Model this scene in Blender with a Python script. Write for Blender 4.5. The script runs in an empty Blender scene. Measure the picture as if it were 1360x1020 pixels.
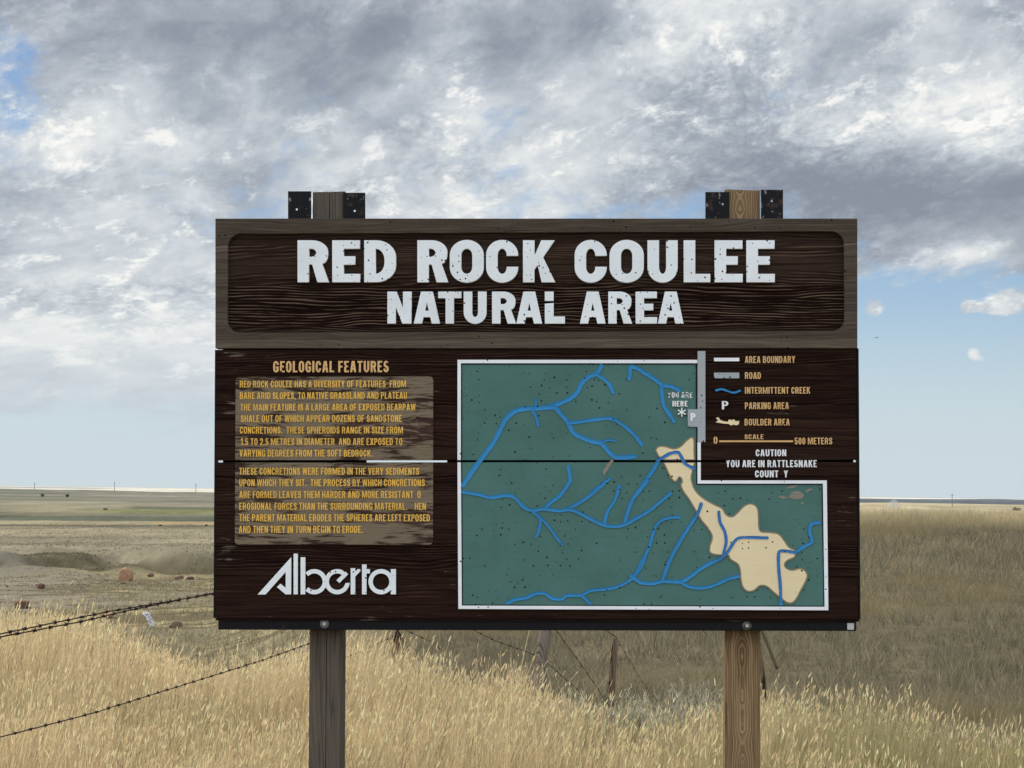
import bpy, bmesh, math, random
import numpy as np
from mathutils import Vector, Matrix, noise as mnoise

random.seed(7)
rng = np.random.default_rng(7)
SC = bpy.context.scene
COL = SC.collection
R = math.radians

# ------------------------------------------------------------------ camera
F = 3200.0                      # focal length in photograph pixels (1360 wide)
EYE = 1.65
PITCH = math.atan(146.0 / F)
cam_d = bpy.data.cameras.new("camera")
cam_d.sensor_width = 36.0
cam_d.lens = F / 1360.0 * 36.0
cam_d.clip_start = 0.05
cam_d.clip_end = 60000
cam = bpy.data.objects.new("camera", cam_d)
COL.objects.link(cam)
cam.location = (0, 0, EYE)
cam.rotation_euler = (math.pi / 2 + PITCH, 0, 0)
SC.camera = cam

# ------------------------------------------------------------------ exposure, sun
SC.view_settings.view_transform = 'Standard'
SC.view_settings.look = 'None'
SC.view_settings.exposure = 0.0
SC.view_settings.gamma = 1.0
SC.cycles.max_bounces = 8
SC.cycles.volume_bounces = 0

SUN_EL, SUN_AZ = R(47), R(-42)          # azimuth from +Y towards +X (negative = to the left)
sun_dir = Vector((math.sin(SUN_AZ) * math.cos(SUN_EL), math.cos(SUN_AZ) * math.cos(SUN_EL), math.sin(SUN_EL)))
sd = bpy.data.lights.new("sun", 'SUN')
sd.energy = 4.2
sd.angle = R(0.5)
sd.color = (1.0, 0.95, 0.87)
so = bpy.data.objects.new("sun", sd)
COL.objects.link(so)
so.rotation_euler = (-sun_dir).to_track_quat('-Z', 'Y').to_euler()
so.location = (0, 0, 30)


def ray(px, py):
    u = (px - 680.0) / F
    v = (510.0 - py) / F
    return Vector((u, math.cos(PITCH) - v * math.sin(PITCH), math.sin(PITCH) + v * math.cos(PITCH)))


def at(px, py, Y):
    d = ray(px, py)
    return Vector((0, 0, EYE)) + d * (Y / d.y)


# ------------------------------------------------------------------ node helpers
class NT:
    def __init__(self, tree):
        self.t = tree
        self.n = tree.nodes
        self.l = tree.links

    def new(self, kind, **kw):
        nd = self.n.new(kind)
        for k, v in kw.items():
            setattr(nd, k, v)
        return nd

    def put(self, sock, v):
        if isinstance(v, bpy.types.NodeSocket):
            self.l.new(v, sock)
        elif v is not None:
            if sock.type == 'RGBA' and not isinstance(v, (int, float)) and len(v) == 3:
                v = (*v, 1.0)
            sock.default_value = v

    def math(self, op, a, b=None, c=None, clamp=False):
        nd = self.new('ShaderNodeMath', operation=op, use_clamp=clamp)
        for i, v in enumerate((a, b, c)):
            self.put(nd.inputs[i], v)
        return nd.outputs[0]

    def vec(self, op, a, b=None, scale=None):
        nd = self.new('ShaderNodeVectorMath', operation=op)
        self.put(nd.inputs[0], a)
        if b is not None:
            self.put(nd.inputs[1], b)
        if scale is not None:
            self.put(nd.inputs['Scale'], scale)
        return nd.outputs['Value'] if op in ('DOT_PRODUCT', 'LENGTH', 'DISTANCE') else nd.outputs[0]

    def sep(self, v):
        nd = self.new('ShaderNodeSeparateXYZ')
        self.put(nd.inputs[0], v)
        return nd.outputs

    def comb(self, x=0.0, y=0.0, z=0.0):
        nd = self.new('ShaderNodeCombineXYZ')
        for i, v in enumerate((x, y, z)):
            self.put(nd.inputs[i], v)
        return nd.outputs[0]

    def noise(self, v, scale=1.0, detail=4.0, rough=0.55, dist=0.0, col=False):
        nd = self.new('ShaderNodeTexNoise')
        self.put(nd.inputs['Vector'], v)
        for k, x in (('Scale', scale), ('Detail', detail), ('Roughness', rough), ('Distortion', dist)):
            self.put(nd.inputs[k], x)
        return nd.outputs['Color' if col else 'Fac']

    def mix(self, fac, a, b, blend='MIX'):
        nd = self.new('ShaderNodeMix', data_type='RGBA', blend_type=blend)
        self.put(nd.inputs[0], fac)
        self.put(nd.inputs[6], a)
        self.put(nd.inputs[7], b)
        return nd.outputs[2]

    def sstep(self, v, a, b, lo=0.0, hi=1.0):
        nd = self.new('ShaderNodeMapRange', interpolation_type='SMOOTHSTEP')
        self.put(nd.inputs[0], v)
        for i, x in enumerate((a, b, lo, hi)):
            self.put(nd.inputs[i + 1], x)
        return nd.outputs[0]

    def lin(self, v, a, b, lo=0.0, hi=1.0):
        nd = self.new('ShaderNodeMapRange')
        self.put(nd.inputs[0], v)
        for i, x in enumerate((a, b, lo, hi)):
            self.put(nd.inputs[i + 1], x)
        return nd.outputs[0]

    def ramp(self, v, stops):
        nd = self.new('ShaderNodeValToRGB')
        cr = nd.color_ramp
        while len(cr.elements) < len(stops):
            cr.elements.new(0.5)
        for e, (p, c) in zip(cr.elements, stops):
            e.position = p
            e.color = (*c, 1.0) if len(c) == 3 else c
        self.put(nd.inputs[0], v)
        return nd.outputs[0]


def material(name):
    m = bpy.data.materials.new(name)
    m.use_nodes = True
    t = NT(m.node_tree)
    b = m.node_tree.nodes['Principled BSDF']
    b.inputs['Specular IOR Level'].default_value = 0.15
    return m, t, b


# ------------------------------------------------------------------ world: Nishita sky with clouds
w = bpy.data.worlds.new("World")
SC.world = w
w.use_nodes = True
t = NT(w.node_tree)
t.n.clear()
out = t.new('ShaderNodeOutputWorld')
sky = t.new('ShaderNodeTexSky', sky_type='NISHITA', sun_disc=False)
sky.sun_elevation = SUN_EL
sky.sun_rotation = SUN_AZ
sky.altitude = 1000
sky.air_density = 0.8
sky.dust_density = 0.0
sky.ozone_density = 3.0
bg_sky = t.new('ShaderNodeBackground')
t.put(bg_sky.inputs[0], sky.outputs[0])
bg_sky.inputs[1].default_value = 0.088
co = t.new('ShaderNodeTexCoord').outputs['Generated']
co = t.vec('NORMALIZE', co)
sx, sy, sz = t.sep(co)[:3]
front = t.sstep(sy, 0.0, 0.5)
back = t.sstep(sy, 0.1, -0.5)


def blobs(items):
    """Sum of soft lobes round fixed compass directions of the sky."""
    tot = None
    for (px, py, rx, ry, a) in items:
        d = ray(px, py).normalized()
        q = t.vec('SUBTRACT', co, (d.x, 0, d.z))
        q = t.vec('MULTIPLY', q, (F / rx, 0.0, F / ry))
        q = t.vec('DOT_PRODUCT', q, q)
        e = t.math('POWER', 2.718, t.math('MULTIPLY', q, -1.0))
        tot = t.math('MULTIPLY_ADD', e, a, tot if tot is not None else 0.0)
    return t.math('MULTIPLY', tot, front)


# where the cloud deck stands thick (+) or opens to blue (-)
cov = blobs([
    (15, 110, 45, 80, -.75), (1210, 480, 300, 120, -1.5), (1060, 300, 70, 40, -0.9), (1290, 600, 420, 110, -1.5),
    (910, 270, 150, 24, -0.7), (640, 120, 40, 60, -0.2), (120, 640, 330, 50, -0.5), (130, 510, 380, 95, 1.0), (130, 360, 330, 60, 0.6), (1160, 560, 160, 100, -0.6),
    (1000, 20, 420, 160, 0.6), (1300, 245, 260, 72, 1.5), (300, 40, 420, 110, 0.9), (140, 460, 260, 60, 0.35),
    (1285, 338, 28, 9, 1.9), (1326, 408, 30, 11, 2.3), (1344, 396, 16, 12, 2.2), (1160, 412, 13, 13, 1.5), (1286, 408, 10, 9, 2.0), (1292, 468, 14, 11, 2.4), (1310, 478, 26, 7, 1.6),
    (1272, 526, 18, 10, 2.6), (1312, 524, 16, 9, 2.5), (1188, 450, 12, 10, 1.2), (1350, 522, 16, 12, 2.5), (1230, 534, 26, 6, 1.7), (1150, 548, 16, 8, 1.6), (620, 270, 120, 60, 0.2),
])
# where it is lit bright (+) or lies in its own shade (-)
lit = blobs([
    (230, 40, 300, 70, -0.42), (560, 60, 260, 70, -0.34), (90, 190, 130, 60, 0.2), (590, 120, 60, 45, 0.38),
    (930, 25, 90, 60, 0.5), (1010, 130, 200, 70, 0.16), (1290, 150, 150, 55, 0.5), (1250, 262, 260, 58, -0.75),
    (1040, 232, 170, 42, -0.32), (1180, 60, 160, 70, -0.20), (330, 150, 150, 50, -0.10), (520, 240, 240, 40, 0.10),
    (140, 450, 320, 80, 0.45), (120, 330, 240, 70, 0.12), (700, 60, 60, 60, -0.1), (810, 210, 130, 40, 0.16), (760, 20, 80, 70, -0.22),
    (1285, 338, 34, 12, 0.45), (1332, 404, 50, 25, 0.6), (1294, 470, 40, 25, 0.6), (1292, 526, 70, 25, 0.6), (1350, 524, 30, 20, .5), (60, 390, 120, 40, -0.1),
])
# cloud texture: billows, flattened more towards the horizon
zl = t.math('MULTIPLY', t.math('LOGARITHM', t.math('ADD', t.math('MAXIMUM', sz, 0.0), 0.07), 2.718), 4.4)
zl = t.math('MULTIPLY_ADD', sx, -3.0, zl)
q0 = t.comb(t.math('MULTIPLY', sx, 12.0), t.math('MULTIPLY', sy, 6.0), zl)
wp = t.noise(q0, 1.6, 2, 0.45, 0, True)
wv = t.vec('SUBTRACT', wp, (0.5, 0.5, 0.5))
q1 = t.vec('ADD', q0, t.vec('SCALE', wv, scale=0.25))
n_cov = t.noise(q1, 1.3, 12, 0.62)
q2 = t.vec('ADD', t.vec('ADD', q0, (7.3, 2.1, 4.4)), t.vec('SCALE', wv, scale=0.28))
n_big = t.noise(q2, 0.9, 3, 0.5)
n_lit = t.noise(q2, 2.4, 12, 0.64)
q3 = t.vec('ADD', t.vec('ADD', q0, (1.3, 9.1, 2.4)), t.vec('SCALE', wv, scale=0.22))
n_crisp = t.noise(q3, 4.2, 13, 0.68)
low = t.sstep(sz, 0.012, 0.09)                    # thinning towards the horizon
alpha = t.math('ADD', t.math('MULTIPLY', t.math('SUBTRACT', n_cov, 0.5), 3.4), cov)
alpha = t.math('ADD', alpha, t.math('MULTIPLY_ADD', low, 1.25, -0.45))
alpha = t.math('ADD', alpha, t.math('MULTIPLY', t.math('SUBTRACT', n_crisp, 0.5), 2.2))
alpha = t.sstep(alpha, 0.0, 0.95)
alpha = t.math('MULTIPLY', alpha, t.sstep(sz, 0.0, 0.05))
calm = t.sstep(sz, 0.025, 0.085, 0.45, 1.0)
b = t.math('MULTIPLY', t.math('SUBTRACT', n_lit, 0.5), 1.7)
b = t.math('ADD', b, t.math('MULTIPLY', t.math('SUBTRACT', n_big, 0.5), 1.0))
b = t.math('MULTIPLY', b, calm)
def puff(sc):
    n_ = t.noise(q3, sc, 3, 0.5)
    return t.math('ABSOLUTE', t.math('MULTIPLY_ADD', n_, 2.0, -1.0))


pf = t.math('ADD', t.math('MULTIPLY', puff(5.0), 0.9), t.math('ADD', t.math('MULTIPLY', puff(10.5), 0.8), t.math('MULTIPLY', puff(23.0), 0.5)))
pf = t.math('MULTIPLY_ADD', t.math('SUBTRACT', pf, 0.52), 0.75, 0.0)
pmask = t.sstep(t.noise(q0, 1.1, 3, 0.5), 0.40, 0.62, 0.15, 1.0)
b = t.math('ADD', b, t.math('MULTIPLY', pf, t.math('MULTIPLY', pmask, calm)))
glint = t.math('MULTIPLY', t.sstep(n_crisp, 0.525, 0.67), t.math('MULTIPLY', calm, t.math('ADD', lit, 0.55, clamp=True)))
b = t.math('ADD', b, t.math('MULTIPLY', glint, 0.8))
b = t.math('ADD', b, t.math('MULTIPLY_ADD', lit, 0.95, 0.55))
b = t.lin(b, -0.3, 1.3)
ccol = t.ramp(b, [(0.0, (0.225, 0.255, 0.32)), (0.19, (0.28, 0.315, 0.38)), (0.375, (0.395, 0.435, 0.495)), (0.53, (0.55, 0.595, 0.64)),
                  (0.69, (0.715, 0.75, 0.77)), (0.82, (0.88, 0.885, 0.865)), (1.0, (0.99, 0.98, 0.945))])
ccol = t.mix(t.sstep(sz, 0.09, 0.025, 0.0, 0.5), ccol, (0.61, 0.675, 0.72))
# sunlit clouds behind the viewer, brightened further to light the sign's shaded front
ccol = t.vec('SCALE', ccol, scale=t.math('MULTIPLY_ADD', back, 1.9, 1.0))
veil = t.math('MULTIPLY', t.sstep(sz, 0.09, 0.003), 0.88)
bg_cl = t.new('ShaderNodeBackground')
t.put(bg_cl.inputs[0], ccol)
bg_veil = t.new('ShaderNodeBackground')
t.put(bg_veil.inputs[0], (0.60, 0.70, 0.755, 1))
mv = t.new('ShaderNodeMixShader')
t.put(mv.inputs[0], veil)
t.l.new(bg_sky.outputs[0], mv.inputs[1])
t.l.new(bg_veil.outputs[0], mv.inputs[2])
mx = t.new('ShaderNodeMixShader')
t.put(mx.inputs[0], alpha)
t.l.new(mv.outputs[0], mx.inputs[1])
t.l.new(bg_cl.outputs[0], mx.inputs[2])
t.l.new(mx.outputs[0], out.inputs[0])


# ------------------------------------------------------------------ object helpers
def tag(o, label, cat, group=None):
    o["label"] = label
    o["category"] = cat
    if group:
        o["group"] = group
    return o


def empty(name, loc=(0, 0, 0), rz=0.0):
    o = bpy.data.objects.new(name, None)
    o.empty_display_size = 0.2
    COL.objects.link(o)
    o.location = loc
    o.rotation_euler = (0, 0, rz)
    return o


def mesh_obj(name, me, mat=None, parent=None, smooth=False):
    o = bpy.data.objects.new(name, me)
    COL.objects.link(o)
    if mat:
        me.materials.append(mat)
    if smooth:
        me.polygons.foreach_set('use_smooth', [True] * len(me.polygons))
    if parent:
        o.parent = parent
    return o


def from_bm(name, bm, mat=None, parent=None, smooth=False):
    bmesh.ops.recalc_face_normals(bm, faces=bm.faces)
    me = bpy.data.meshes.new(name)
    bm.to_mesh(me)
    bm.free()
    return mesh_obj(name, me, mat, parent, smooth)


def add_box(bm, x0, x1, y0, y1, z0, z1, bevel=0.0):
    r = bmesh.ops.create_cube(bm, size=1.0)
    vs = r['verts']
    for v in vs:
        v.co = Vector((x0 + (v.co.x + .5) * (x1 - x0), y0 + (v.co.y + .5) * (y1 - y0), z0 + (v.co.z + .5) * (z1 - z0)))
    if bevel:
        es = list({e for v in vs for e in v.link_edges})
        bmesh.ops.bevel(bm, geom=es, offset=bevel, segments=2, profile=0.6, affect='EDGES')


def shape(name, contours, yf, depth, mat, parent, bevel=0.0):
    """Flat outlines (with holes) in the sign's plane, extruded; front face at local y = yf."""
    cu = bpy.data.curves.new(name, 'CURVE')
    cu.dimensions = '2D'
    cu.fill_mode = 'BOTH'
    cu.extrude = max(depth / 2 - bevel, 0.0002)
    cu.bevel_depth = bevel
    cu.bevel_resolution = 1 if bevel else 0
    for c in contours:
        sp = cu.splines.new('POLY')
        sp.points.add(len(c) - 1)
        sp.points.foreach_set('co', [k for (x, z) in c for k in (x, z, 0.0, 1.0)])
        sp.use_cyclic_u = True
    tmp = bpy.data.objects.new(name, cu)
    COL.objects.link(tmp)
    dg = bpy.context.evaluated_depsgraph_get()
    me = bpy.data.meshes.new_from_object(tmp.evaluated_get(dg))
    me.materials.clear()
    bpy.data.objects.remove(tmp)
    bpy.data.curves.remove(cu)
    me.transform(Matrix.Translation((0, yf + depth / 2, 0)) @ Matrix.Rotation(math.pi / 2, 4, 'X'))
    me.name = name
    return mesh_obj(name, me, mat, parent)


def tube(bm, pts, rad, seg=6, cap=True):
    """Tube through points; rad a number or a list."""
    rings = []
    n = len(pts)
    for i, p in enumerate(pts):
        p = Vector(p)
        d = (Vector(pts[min(i + 1, n - 1)]) - Vector(pts[max(i - 1, 0)])).normalized()
        a = d.cross(Vector((0, 0, 1)))
        if a.length < 1e-3:
            a = d.cross(Vector((0, 1, 0)))
        a.normalize()
        c = d.cross(a)
        r = rad[i] if isinstance(rad, (list, tuple)) else rad
        rings.append([bm.verts.new(p + a * (r * math.cos(k * 2 * math.pi / seg)) + c * (r * math.sin(k * 2 * math.pi / seg))) for k in range(seg)])
    for i in range(n - 1):
        for k in range(seg):
            bm.faces.new((rings[i][k], rings[i][(k + 1) % seg], rings[i + 1][(k + 1) % seg], rings[i + 1][k]))
    if cap:
        bm.faces.new(rings[0][::-1])
        bm.faces.new(rings[-1])


# ------------------------------------------------------------------ numpy noise
_perm = np.random.default_rng(3).random((256, 256))


def vnoise(x, y):
    xi = np.floor(x).astype(np.int64)
    yi = np.floor(y).astype(np.int64)
    fx, fy = x - xi, y - yi
    fx = fx * fx * (3 - 2 * fx)
    fy = fy * fy * (3 - 2 * fy)
    g = lambda a, b_: _perm[a & 255, b_ & 255]
    return (g(xi, yi) * (1 - fx) + g(xi + 1, yi) * fx) * (1 - fy) + (g(xi, yi + 1) * (1 - fx) + g(xi + 1, yi + 1) * fx) * fy


def fbm(x, y, o=4):
    s, a, tot = 0.0, 0.5, 0.0
    for i in range(o):
        s = s + a * vnoise(x * 2 ** i + 17.3 * i, y * 2 ** i + 5.1 * i)
        tot += a
        a *= 0.5
    return s / tot - 0.5


def ss(x, a, b_):
    q = np.clip((x - a) / (b_ - a), 0, 1)
    return q * q * (3 - 2 * q)


# ------------------------------------------------------------------ terrain (heights relative to the eye)
P_L = [(0, -1.65), (20, -1.65), (25, -1.8), (32, -2.5), (45, -3.4), (60, -4.15), (90, -5.3), (120, -6.4), (200, -8.6), (300, -11.0), (340, -11.9), (400, -13.9),
       (424, -14.5), (432, -13.4), (446, -10.9), (470, -10.5), (560, -12.5), (700, -13.5), (1000, -12.6), (1400, -9.6), (2000, -8.2), (3000, -6.5), (3900, -5.2), (4500, -5.3),
       (6000, -13), (8000, -3.5), (11000, 1), (20000, 15), (24000, 5)]
P_C = [(0, -1.65), (14, -1.67), (17, -1.9), (22, -2.5), (28, -2.75), (35, -2.85), (45, -2.6), (60, -2.2), (75, -1.9), (85, -1.9), (110, -3), (300, -10), (440, -12),
       (1000, -13), (2500, -8.3), (4500, -6), (6000, -8), (8000, -2), (11000, 2), (20000, 15), (24000, 5)]
P_R = [(0, -1.65), (13, -1.65), (15, -1.75), (18, -2.25), (22, -2.8), (28, -2.9), (34, -2.72), (45, -2.2), (60, -1.38), (70, -1.0), (80, -.84), (92, -1.1), (130, -3), (300, -9),
       (1000, -12), (2500, -8.3), (4500, -6.3), (5500, -1.2), (7000, -2), (9000, 3), (20000, 15), (24000, 5)]


def prof(P, Y):
    ys = [p[0] for p in P]
    zs = [p[1] for p in P]
    acc = 0.0
    for k in (-.05, -.025, 0, .025, .05):
        acc = acc + np.interp(Y * (1 + k * np.where((Y > 380) & (Y < 500), .25, 1.0)), ys, zs)
    return acc / 5


def height(X, Y):
    X = np.asarray(X, float)
    Y = np.asarray(Y, float)
    Yp = np.maximum(Y, 6.0)
    px = 680 + F * X / Yp
    wob = np.abs(fbm(X / 26.0 + 3.1, Y / 160.0, 3)) * 2.2 - .25
    Yl = np.where((Y > 300) & (Y < 700), Y + 95 * wob * ss(Y, 300, 400) * (1 - ss(Y, 480, 700)), Y)
    a = ss(px, 260, 620)
    b_ = ss(px, 640, 1020)
    z = prof(P_L, Yl) * (1 - a) + (prof(P_C, Y) * (1 - b_) + prof(P_R, Y) * b_) * a
    z = z - 0.0131 * X * ss(Y, 250, 2000)
    # roughness
    z = z + fbm(X / 1.3, Y / 1.3, 3) * 0.10 * ss(Y, 3, 8) * (1 - ss(Y, 200, 600))
    z = z + fbm(X / 9.0 + 9, Y / 12.0, 4) * 0.55 * ss(Y, 22, 70) * (1 - 0.75 * b_ * a * (1 - ss(Y, 70, 110))) * (1 - ss(Y, 900, 2000))
    z = z + fbm(X / 300.0, Y / 420.0, 3) * 11.0 * ss(Y, 1500, 3500) * (1 - ss(Y, 5000, 9000))
    # grey clay mound with a ridge at the far left of the gully
    m1 = np.exp(-((X + 84) / 11.0) ** 2 - ((Y - 392) / 16.0) ** 2) * 3.0
    m2 = np.exp(-(((X + 62) * .8 + (Y - 405) * .35) / 4.0) ** 2 - ((Y - 412) / 20.0) ** 2) * 1.6
    z = z + m1 + m2 - np.abs(fbm(X / 13.0 + 61, Y / 60.0, 3)) * 5.0 * ss(Y, 412, 440) * (1 - ss(Y, 446, 520))
    return z + EYE


def hit(px, py, y0=8.0, y1=12000.0):
    """First point where the view ray through a photograph pixel meets the ground."""
    Ys = np.exp(np.linspace(math.log(y0), math.log(y1), 6000))
    d = ray(px, py)
    Xs = d.x / d.y * Ys
    Zs = EYE + d.z / d.y * Ys
    below = np.nonzero(height(Xs, Ys) > Zs)[0]
    i = below[0] if len(below) else len(Ys) - 1
    return Vector((Xs[i], Ys[i], float(height(Xs[i], Ys[i]))))


def crest(px):
    """Distance to which the tall grass runs along a compass line."""
    return np.interp(px, [-400, 0, 100, 200, 285, 400, 550, 640, 700, 800, 950, 1000, 1150, 1360, 1800],
                     [27, 24, 22.5, 19, 17, 20.5, 23, 21, 17.5, 15.2, 14.2, 16.2, 14.8, 13.6, 12.5])


def ground_color(X, Y):
    px = 680 + F * X / np.maximum(Y, 6)
    n1 = fbm(X / 2.5, Y / 4.0, 4)
    n2 = fbm(X / 22.0 + 40, Y / 45.0, 4)
    n3 = fbm(X / 160.0 + 11, Y / 60.0, 4)
    n4 = fbm(X / 900.0 + 71, Y / 240.0, 3)
    sh = X.shape
    C = np.zeros(sh + (3,))

    def lay(c, m):
        m = np.clip(m, 0, 1)[..., None]
        C[:] = C * (1 - m) + np.array(c) * m

    right = ss(px, 420, 640)
    lay((0.20, 0.155, 0.085), np.ones(sh))
    # left slope: grey clay and dry grass
    lay((0.215, 0.19, 0.125), (1 - right) * ss(Y, 24, 40))
    lay((0.225, 0.195, 0.15), (1 - right) * ss(Y, 28, 60) * (1 - ss(Y, 370, 410)) * ss(n2 + .9 * n1 + .0022 * (105 - px), -.02, .12))
    lay((0.30, 0.255, 0.145), (1 - right) * ss(Y, 40, 80) * (1 - ss(Y, 385, 420)) * ss(-n2 + .4 * n1 + .0012 * (px - 120), 0.04, .16))
    # gully bank, its shade put into a darker olive
    lay((0.120, 0.103, 0.064), (1 - right) * ss(Y, 396, 410) * (1 - ss(Y, 444, 458)))
    lay((0.185, 0.158, 0.10), (1 - right) * ss(Y, 405, 420) * (1 - ss(Y, 446, 460)) * ss(n1 + n2, .06, .2) * .7)
    lay((0.17, 0.155, 0.125), (1 - right) * np.exp(-((X + 84) / 11.0) ** 2 - ((Y - 392) / 18.0) ** 2) * .8)
    # prairie beyond
    pr = ss(Y, 444, 470)
    lay((0.275, 0.24, 0.165), pr)
    lay((0.34, 0.295, 0.20), pr * ss(n3, .02, .14))
    lay((0.195, 0.175, 0.12), pr * ss(-n3 + .5 * n2, .05, .18) * .8)
    Yw = Y + 90 * n4 * ss(Y, 600, 1200)
    L = 1 - ss(px, 500, 800)

    def band(y0, y1, c, m=1.0, soft=.012):
        lay(c, L * ss(Yw, y0 * (1 - soft), y0 * (1 + soft)) * (1 - ss(Yw, y1 * (1 - soft), y1 * (1 + soft))) * m)

    band(905, 935, (0.11, 0.105, 0.07), .8)
    band(935, 1010, (0.33, 0.285, 0.18), 1.0)
    band(935, 985, (0.42, 0.31, 0.17), ss(px, 195, 215), .006)
    band(1010, 1150, (0.125, 0.135, 0.095), 1.0)
    band(1150, 1230, (0.19, 0.18, 0.12), .9)
    band(1230, 1330, (0.24, 0.245, 0.115), ss(px, 70, 160))
    band(1230, 1330, (0.27, 0.24, 0.16), 1 - ss(px, 70, 160))
    band(1330, 1440, (0.14, 0.145, 0.10), ss(px, 150, 190))
    band(1330, 1500, (0.27, 0.245, 0.165), 1 - ss(px, 130, 180))
    band(1480, 1750, (0.26, 0.24, 0.17), 1.0)
    band(1750, 4600, (0.21, 0.195, 0.15), 1.0)
    band(1750, 4600, (0.155, 0.16, 0.12), ss(n4 + .5 * n3, .0, .16))
    band(2300, 2900, (0.27, 0.25, 0.19), ss(-n4 + .3 * n3, .0, .12))
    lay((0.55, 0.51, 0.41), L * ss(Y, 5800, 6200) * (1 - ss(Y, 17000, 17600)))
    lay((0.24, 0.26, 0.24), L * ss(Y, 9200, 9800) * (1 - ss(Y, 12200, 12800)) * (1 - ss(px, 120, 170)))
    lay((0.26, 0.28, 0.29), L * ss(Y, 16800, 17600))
    # right: hill darkened for its tufts' self-shadow, far stubble, dark strip, pale far fields
    Rm = right * ss(Y, 10, 20)
    lay((0.125, 0.107, 0.068), Rm * (1 - ss(Y, 95, 130)))
    lay((0.15, 0.125, 0.078), Rm * (1 - ss(Y, 95, 130)) * ss(n1 + n2, .03, .2))
    lay((0.34, 0.285, 0.175), Rm * ss(Y, 68, 78) * (1 - ss(Y, 100, 140)))
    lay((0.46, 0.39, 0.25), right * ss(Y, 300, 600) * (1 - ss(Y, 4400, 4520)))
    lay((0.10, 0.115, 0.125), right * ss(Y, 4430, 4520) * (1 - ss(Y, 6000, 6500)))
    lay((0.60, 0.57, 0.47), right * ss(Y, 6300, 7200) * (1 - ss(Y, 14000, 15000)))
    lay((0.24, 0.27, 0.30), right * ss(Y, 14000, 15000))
    lay((0.095, 0.075, 0.05), (1 - right) * ss(Y, 45, 80) * (1 - ss(Y, 380, 410)) * ss(n1 - .4 * n2, .05, .14) * .8)
    C = C * (1 - .2 * ss(Y, 430, 470) * (1 - ss(Y, 4600, 5600)))[..., None]
    return np.clip(C * (1 + 0.22 * n1[..., None] * (1 - ss(Y, 500, 1500))[..., None]), 0.01, 1)


def build_ground():
    ys = np.concatenate([[-60, -30, -12, -4, 0, 2.0, 4, 5.5], np.exp(np.linspace(math.log(7), math.log(21000), 900))])
    u1 = np.linspace(-.26, .26, 300)
    uo = np.array([.28, .31, .35, .4, .5, .65, .85, 1.2, 1.8, 2.6])
    us = np.concatenate([-uo[::-1], u1, uo])
    Yg, Ug = np.meshgrid(ys, us, indexing='ij')
    Xg = Ug * np.maximum(Yg, 14)
    Zg = height(Xg, Yg)
    n, m = Yg.shape
    me = bpy.data.meshes.new("ground")
    co_ = np.stack([Xg, Yg, Zg], -1).reshape(-1, 3)
    idx = np.arange(n * m).reshape(n, m)
    fa = np.stack([idx[:-1, :-1], idx[:-1, 1:], idx[1:, 1:], idx[1:, :-1]], -1).reshape(-1, 4)
    me.vertices.add(len(co_))
    me.vertices.foreach_set('co', co_.ravel())
    me.loops.add(fa.size)
    me.loops.foreach_set('vertex_index', fa.ravel().astype(np.int32))
    me.polygons.add(len(fa))
    me.polygons.foreach_set('loop_start', np.arange(0, fa.size, 4, dtype=np.int32))
    me.update(calc_edges=True)
    me.polygons.foreach_set('use_smooth', [True] * len(fa))
    ca = me.color_attributes.new('land', 'FLOAT_COLOR', 'POINT')
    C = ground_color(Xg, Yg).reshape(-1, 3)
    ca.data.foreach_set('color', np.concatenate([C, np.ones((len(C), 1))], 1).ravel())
    m_, t_, bs = material("prairie_ground")
    at_ = t_.new('ShaderNodeAttribute', attribute_name='land')
    pos = t_.new('ShaderNodeNewGeometry').outputs['Position']
    d = t_.vec('LENGTH', pos)
    a = t_.noise(t_.vec('MULTIPLY', pos, (2.2, 1.1, 2.2)), 1.0, 6, 0.65)
    b2 = t_.noise(t_.vec('MULTIPLY', pos, (0.22, 0.07, 0.2)), 1.0, 7, 0.65)
    b3 = t_.noise(t_.vec('MULTIPLY', pos, (0.022, 0.0045, 0.02)), 1.0, 8, 0.7)
    b4 = t_.noise(t_.vec('MULTIPLY', pos, (0.004, 0.0013, 0.0)), 1.0, 8, 0.7)
    b5 = t_.noise(t_.vec('MULTIPLY', pos, (0.7, 0.07, 0.3)), 1.0, 6, 0.7)
    far_ = t_.sstep(d, 150.0, 600.0)
    k = t_.math('ADD', t_.math('MULTIPLY_ADD', a, 0.9, 0.08), t_.math('MULTIPLY', b2, 0.9))
    kf = t_.math('ADD', t_.math('MULTIPLY_ADD', b3, 1.7, -0.95), t_.math('ADD', t_.math('MULTIPLY', b4, 1.2), t_.math('MULTIPLY', b5, 1.0)))
    k = t_.math('ADD', t_.math('MULTIPLY', k, t_.math('SUBTRACT', 1.0, far_)), t_.math('MULTIPLY', kf, far_))
    c = t_.vec('SCALE', at_.outputs['Color'], scale=k)
    t_.put(bs.inputs['Base Color'], c)
    bs.inputs['Roughness'].default_value = 1.0
    bs.inputs['Specular IOR Level'].default_value = 0.0
    bp = t_.new('ShaderNodeBump')
    bp.inputs['Strength'].default_value = 0.7
    bp.inputs['Distance'].default_value = 0.12
    t_.put(bp.inputs['Height'], t_.noise(t_.vec('MULTIPLY', pos, (5, 3, 5)), 1.0, 5, 0.7))
    t_.l.new(bp.outputs[0], bs.inputs['Normal'])
    o = mesh_obj("ground", me, m_)
    o["kind"] = "structure"


build_ground()

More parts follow.
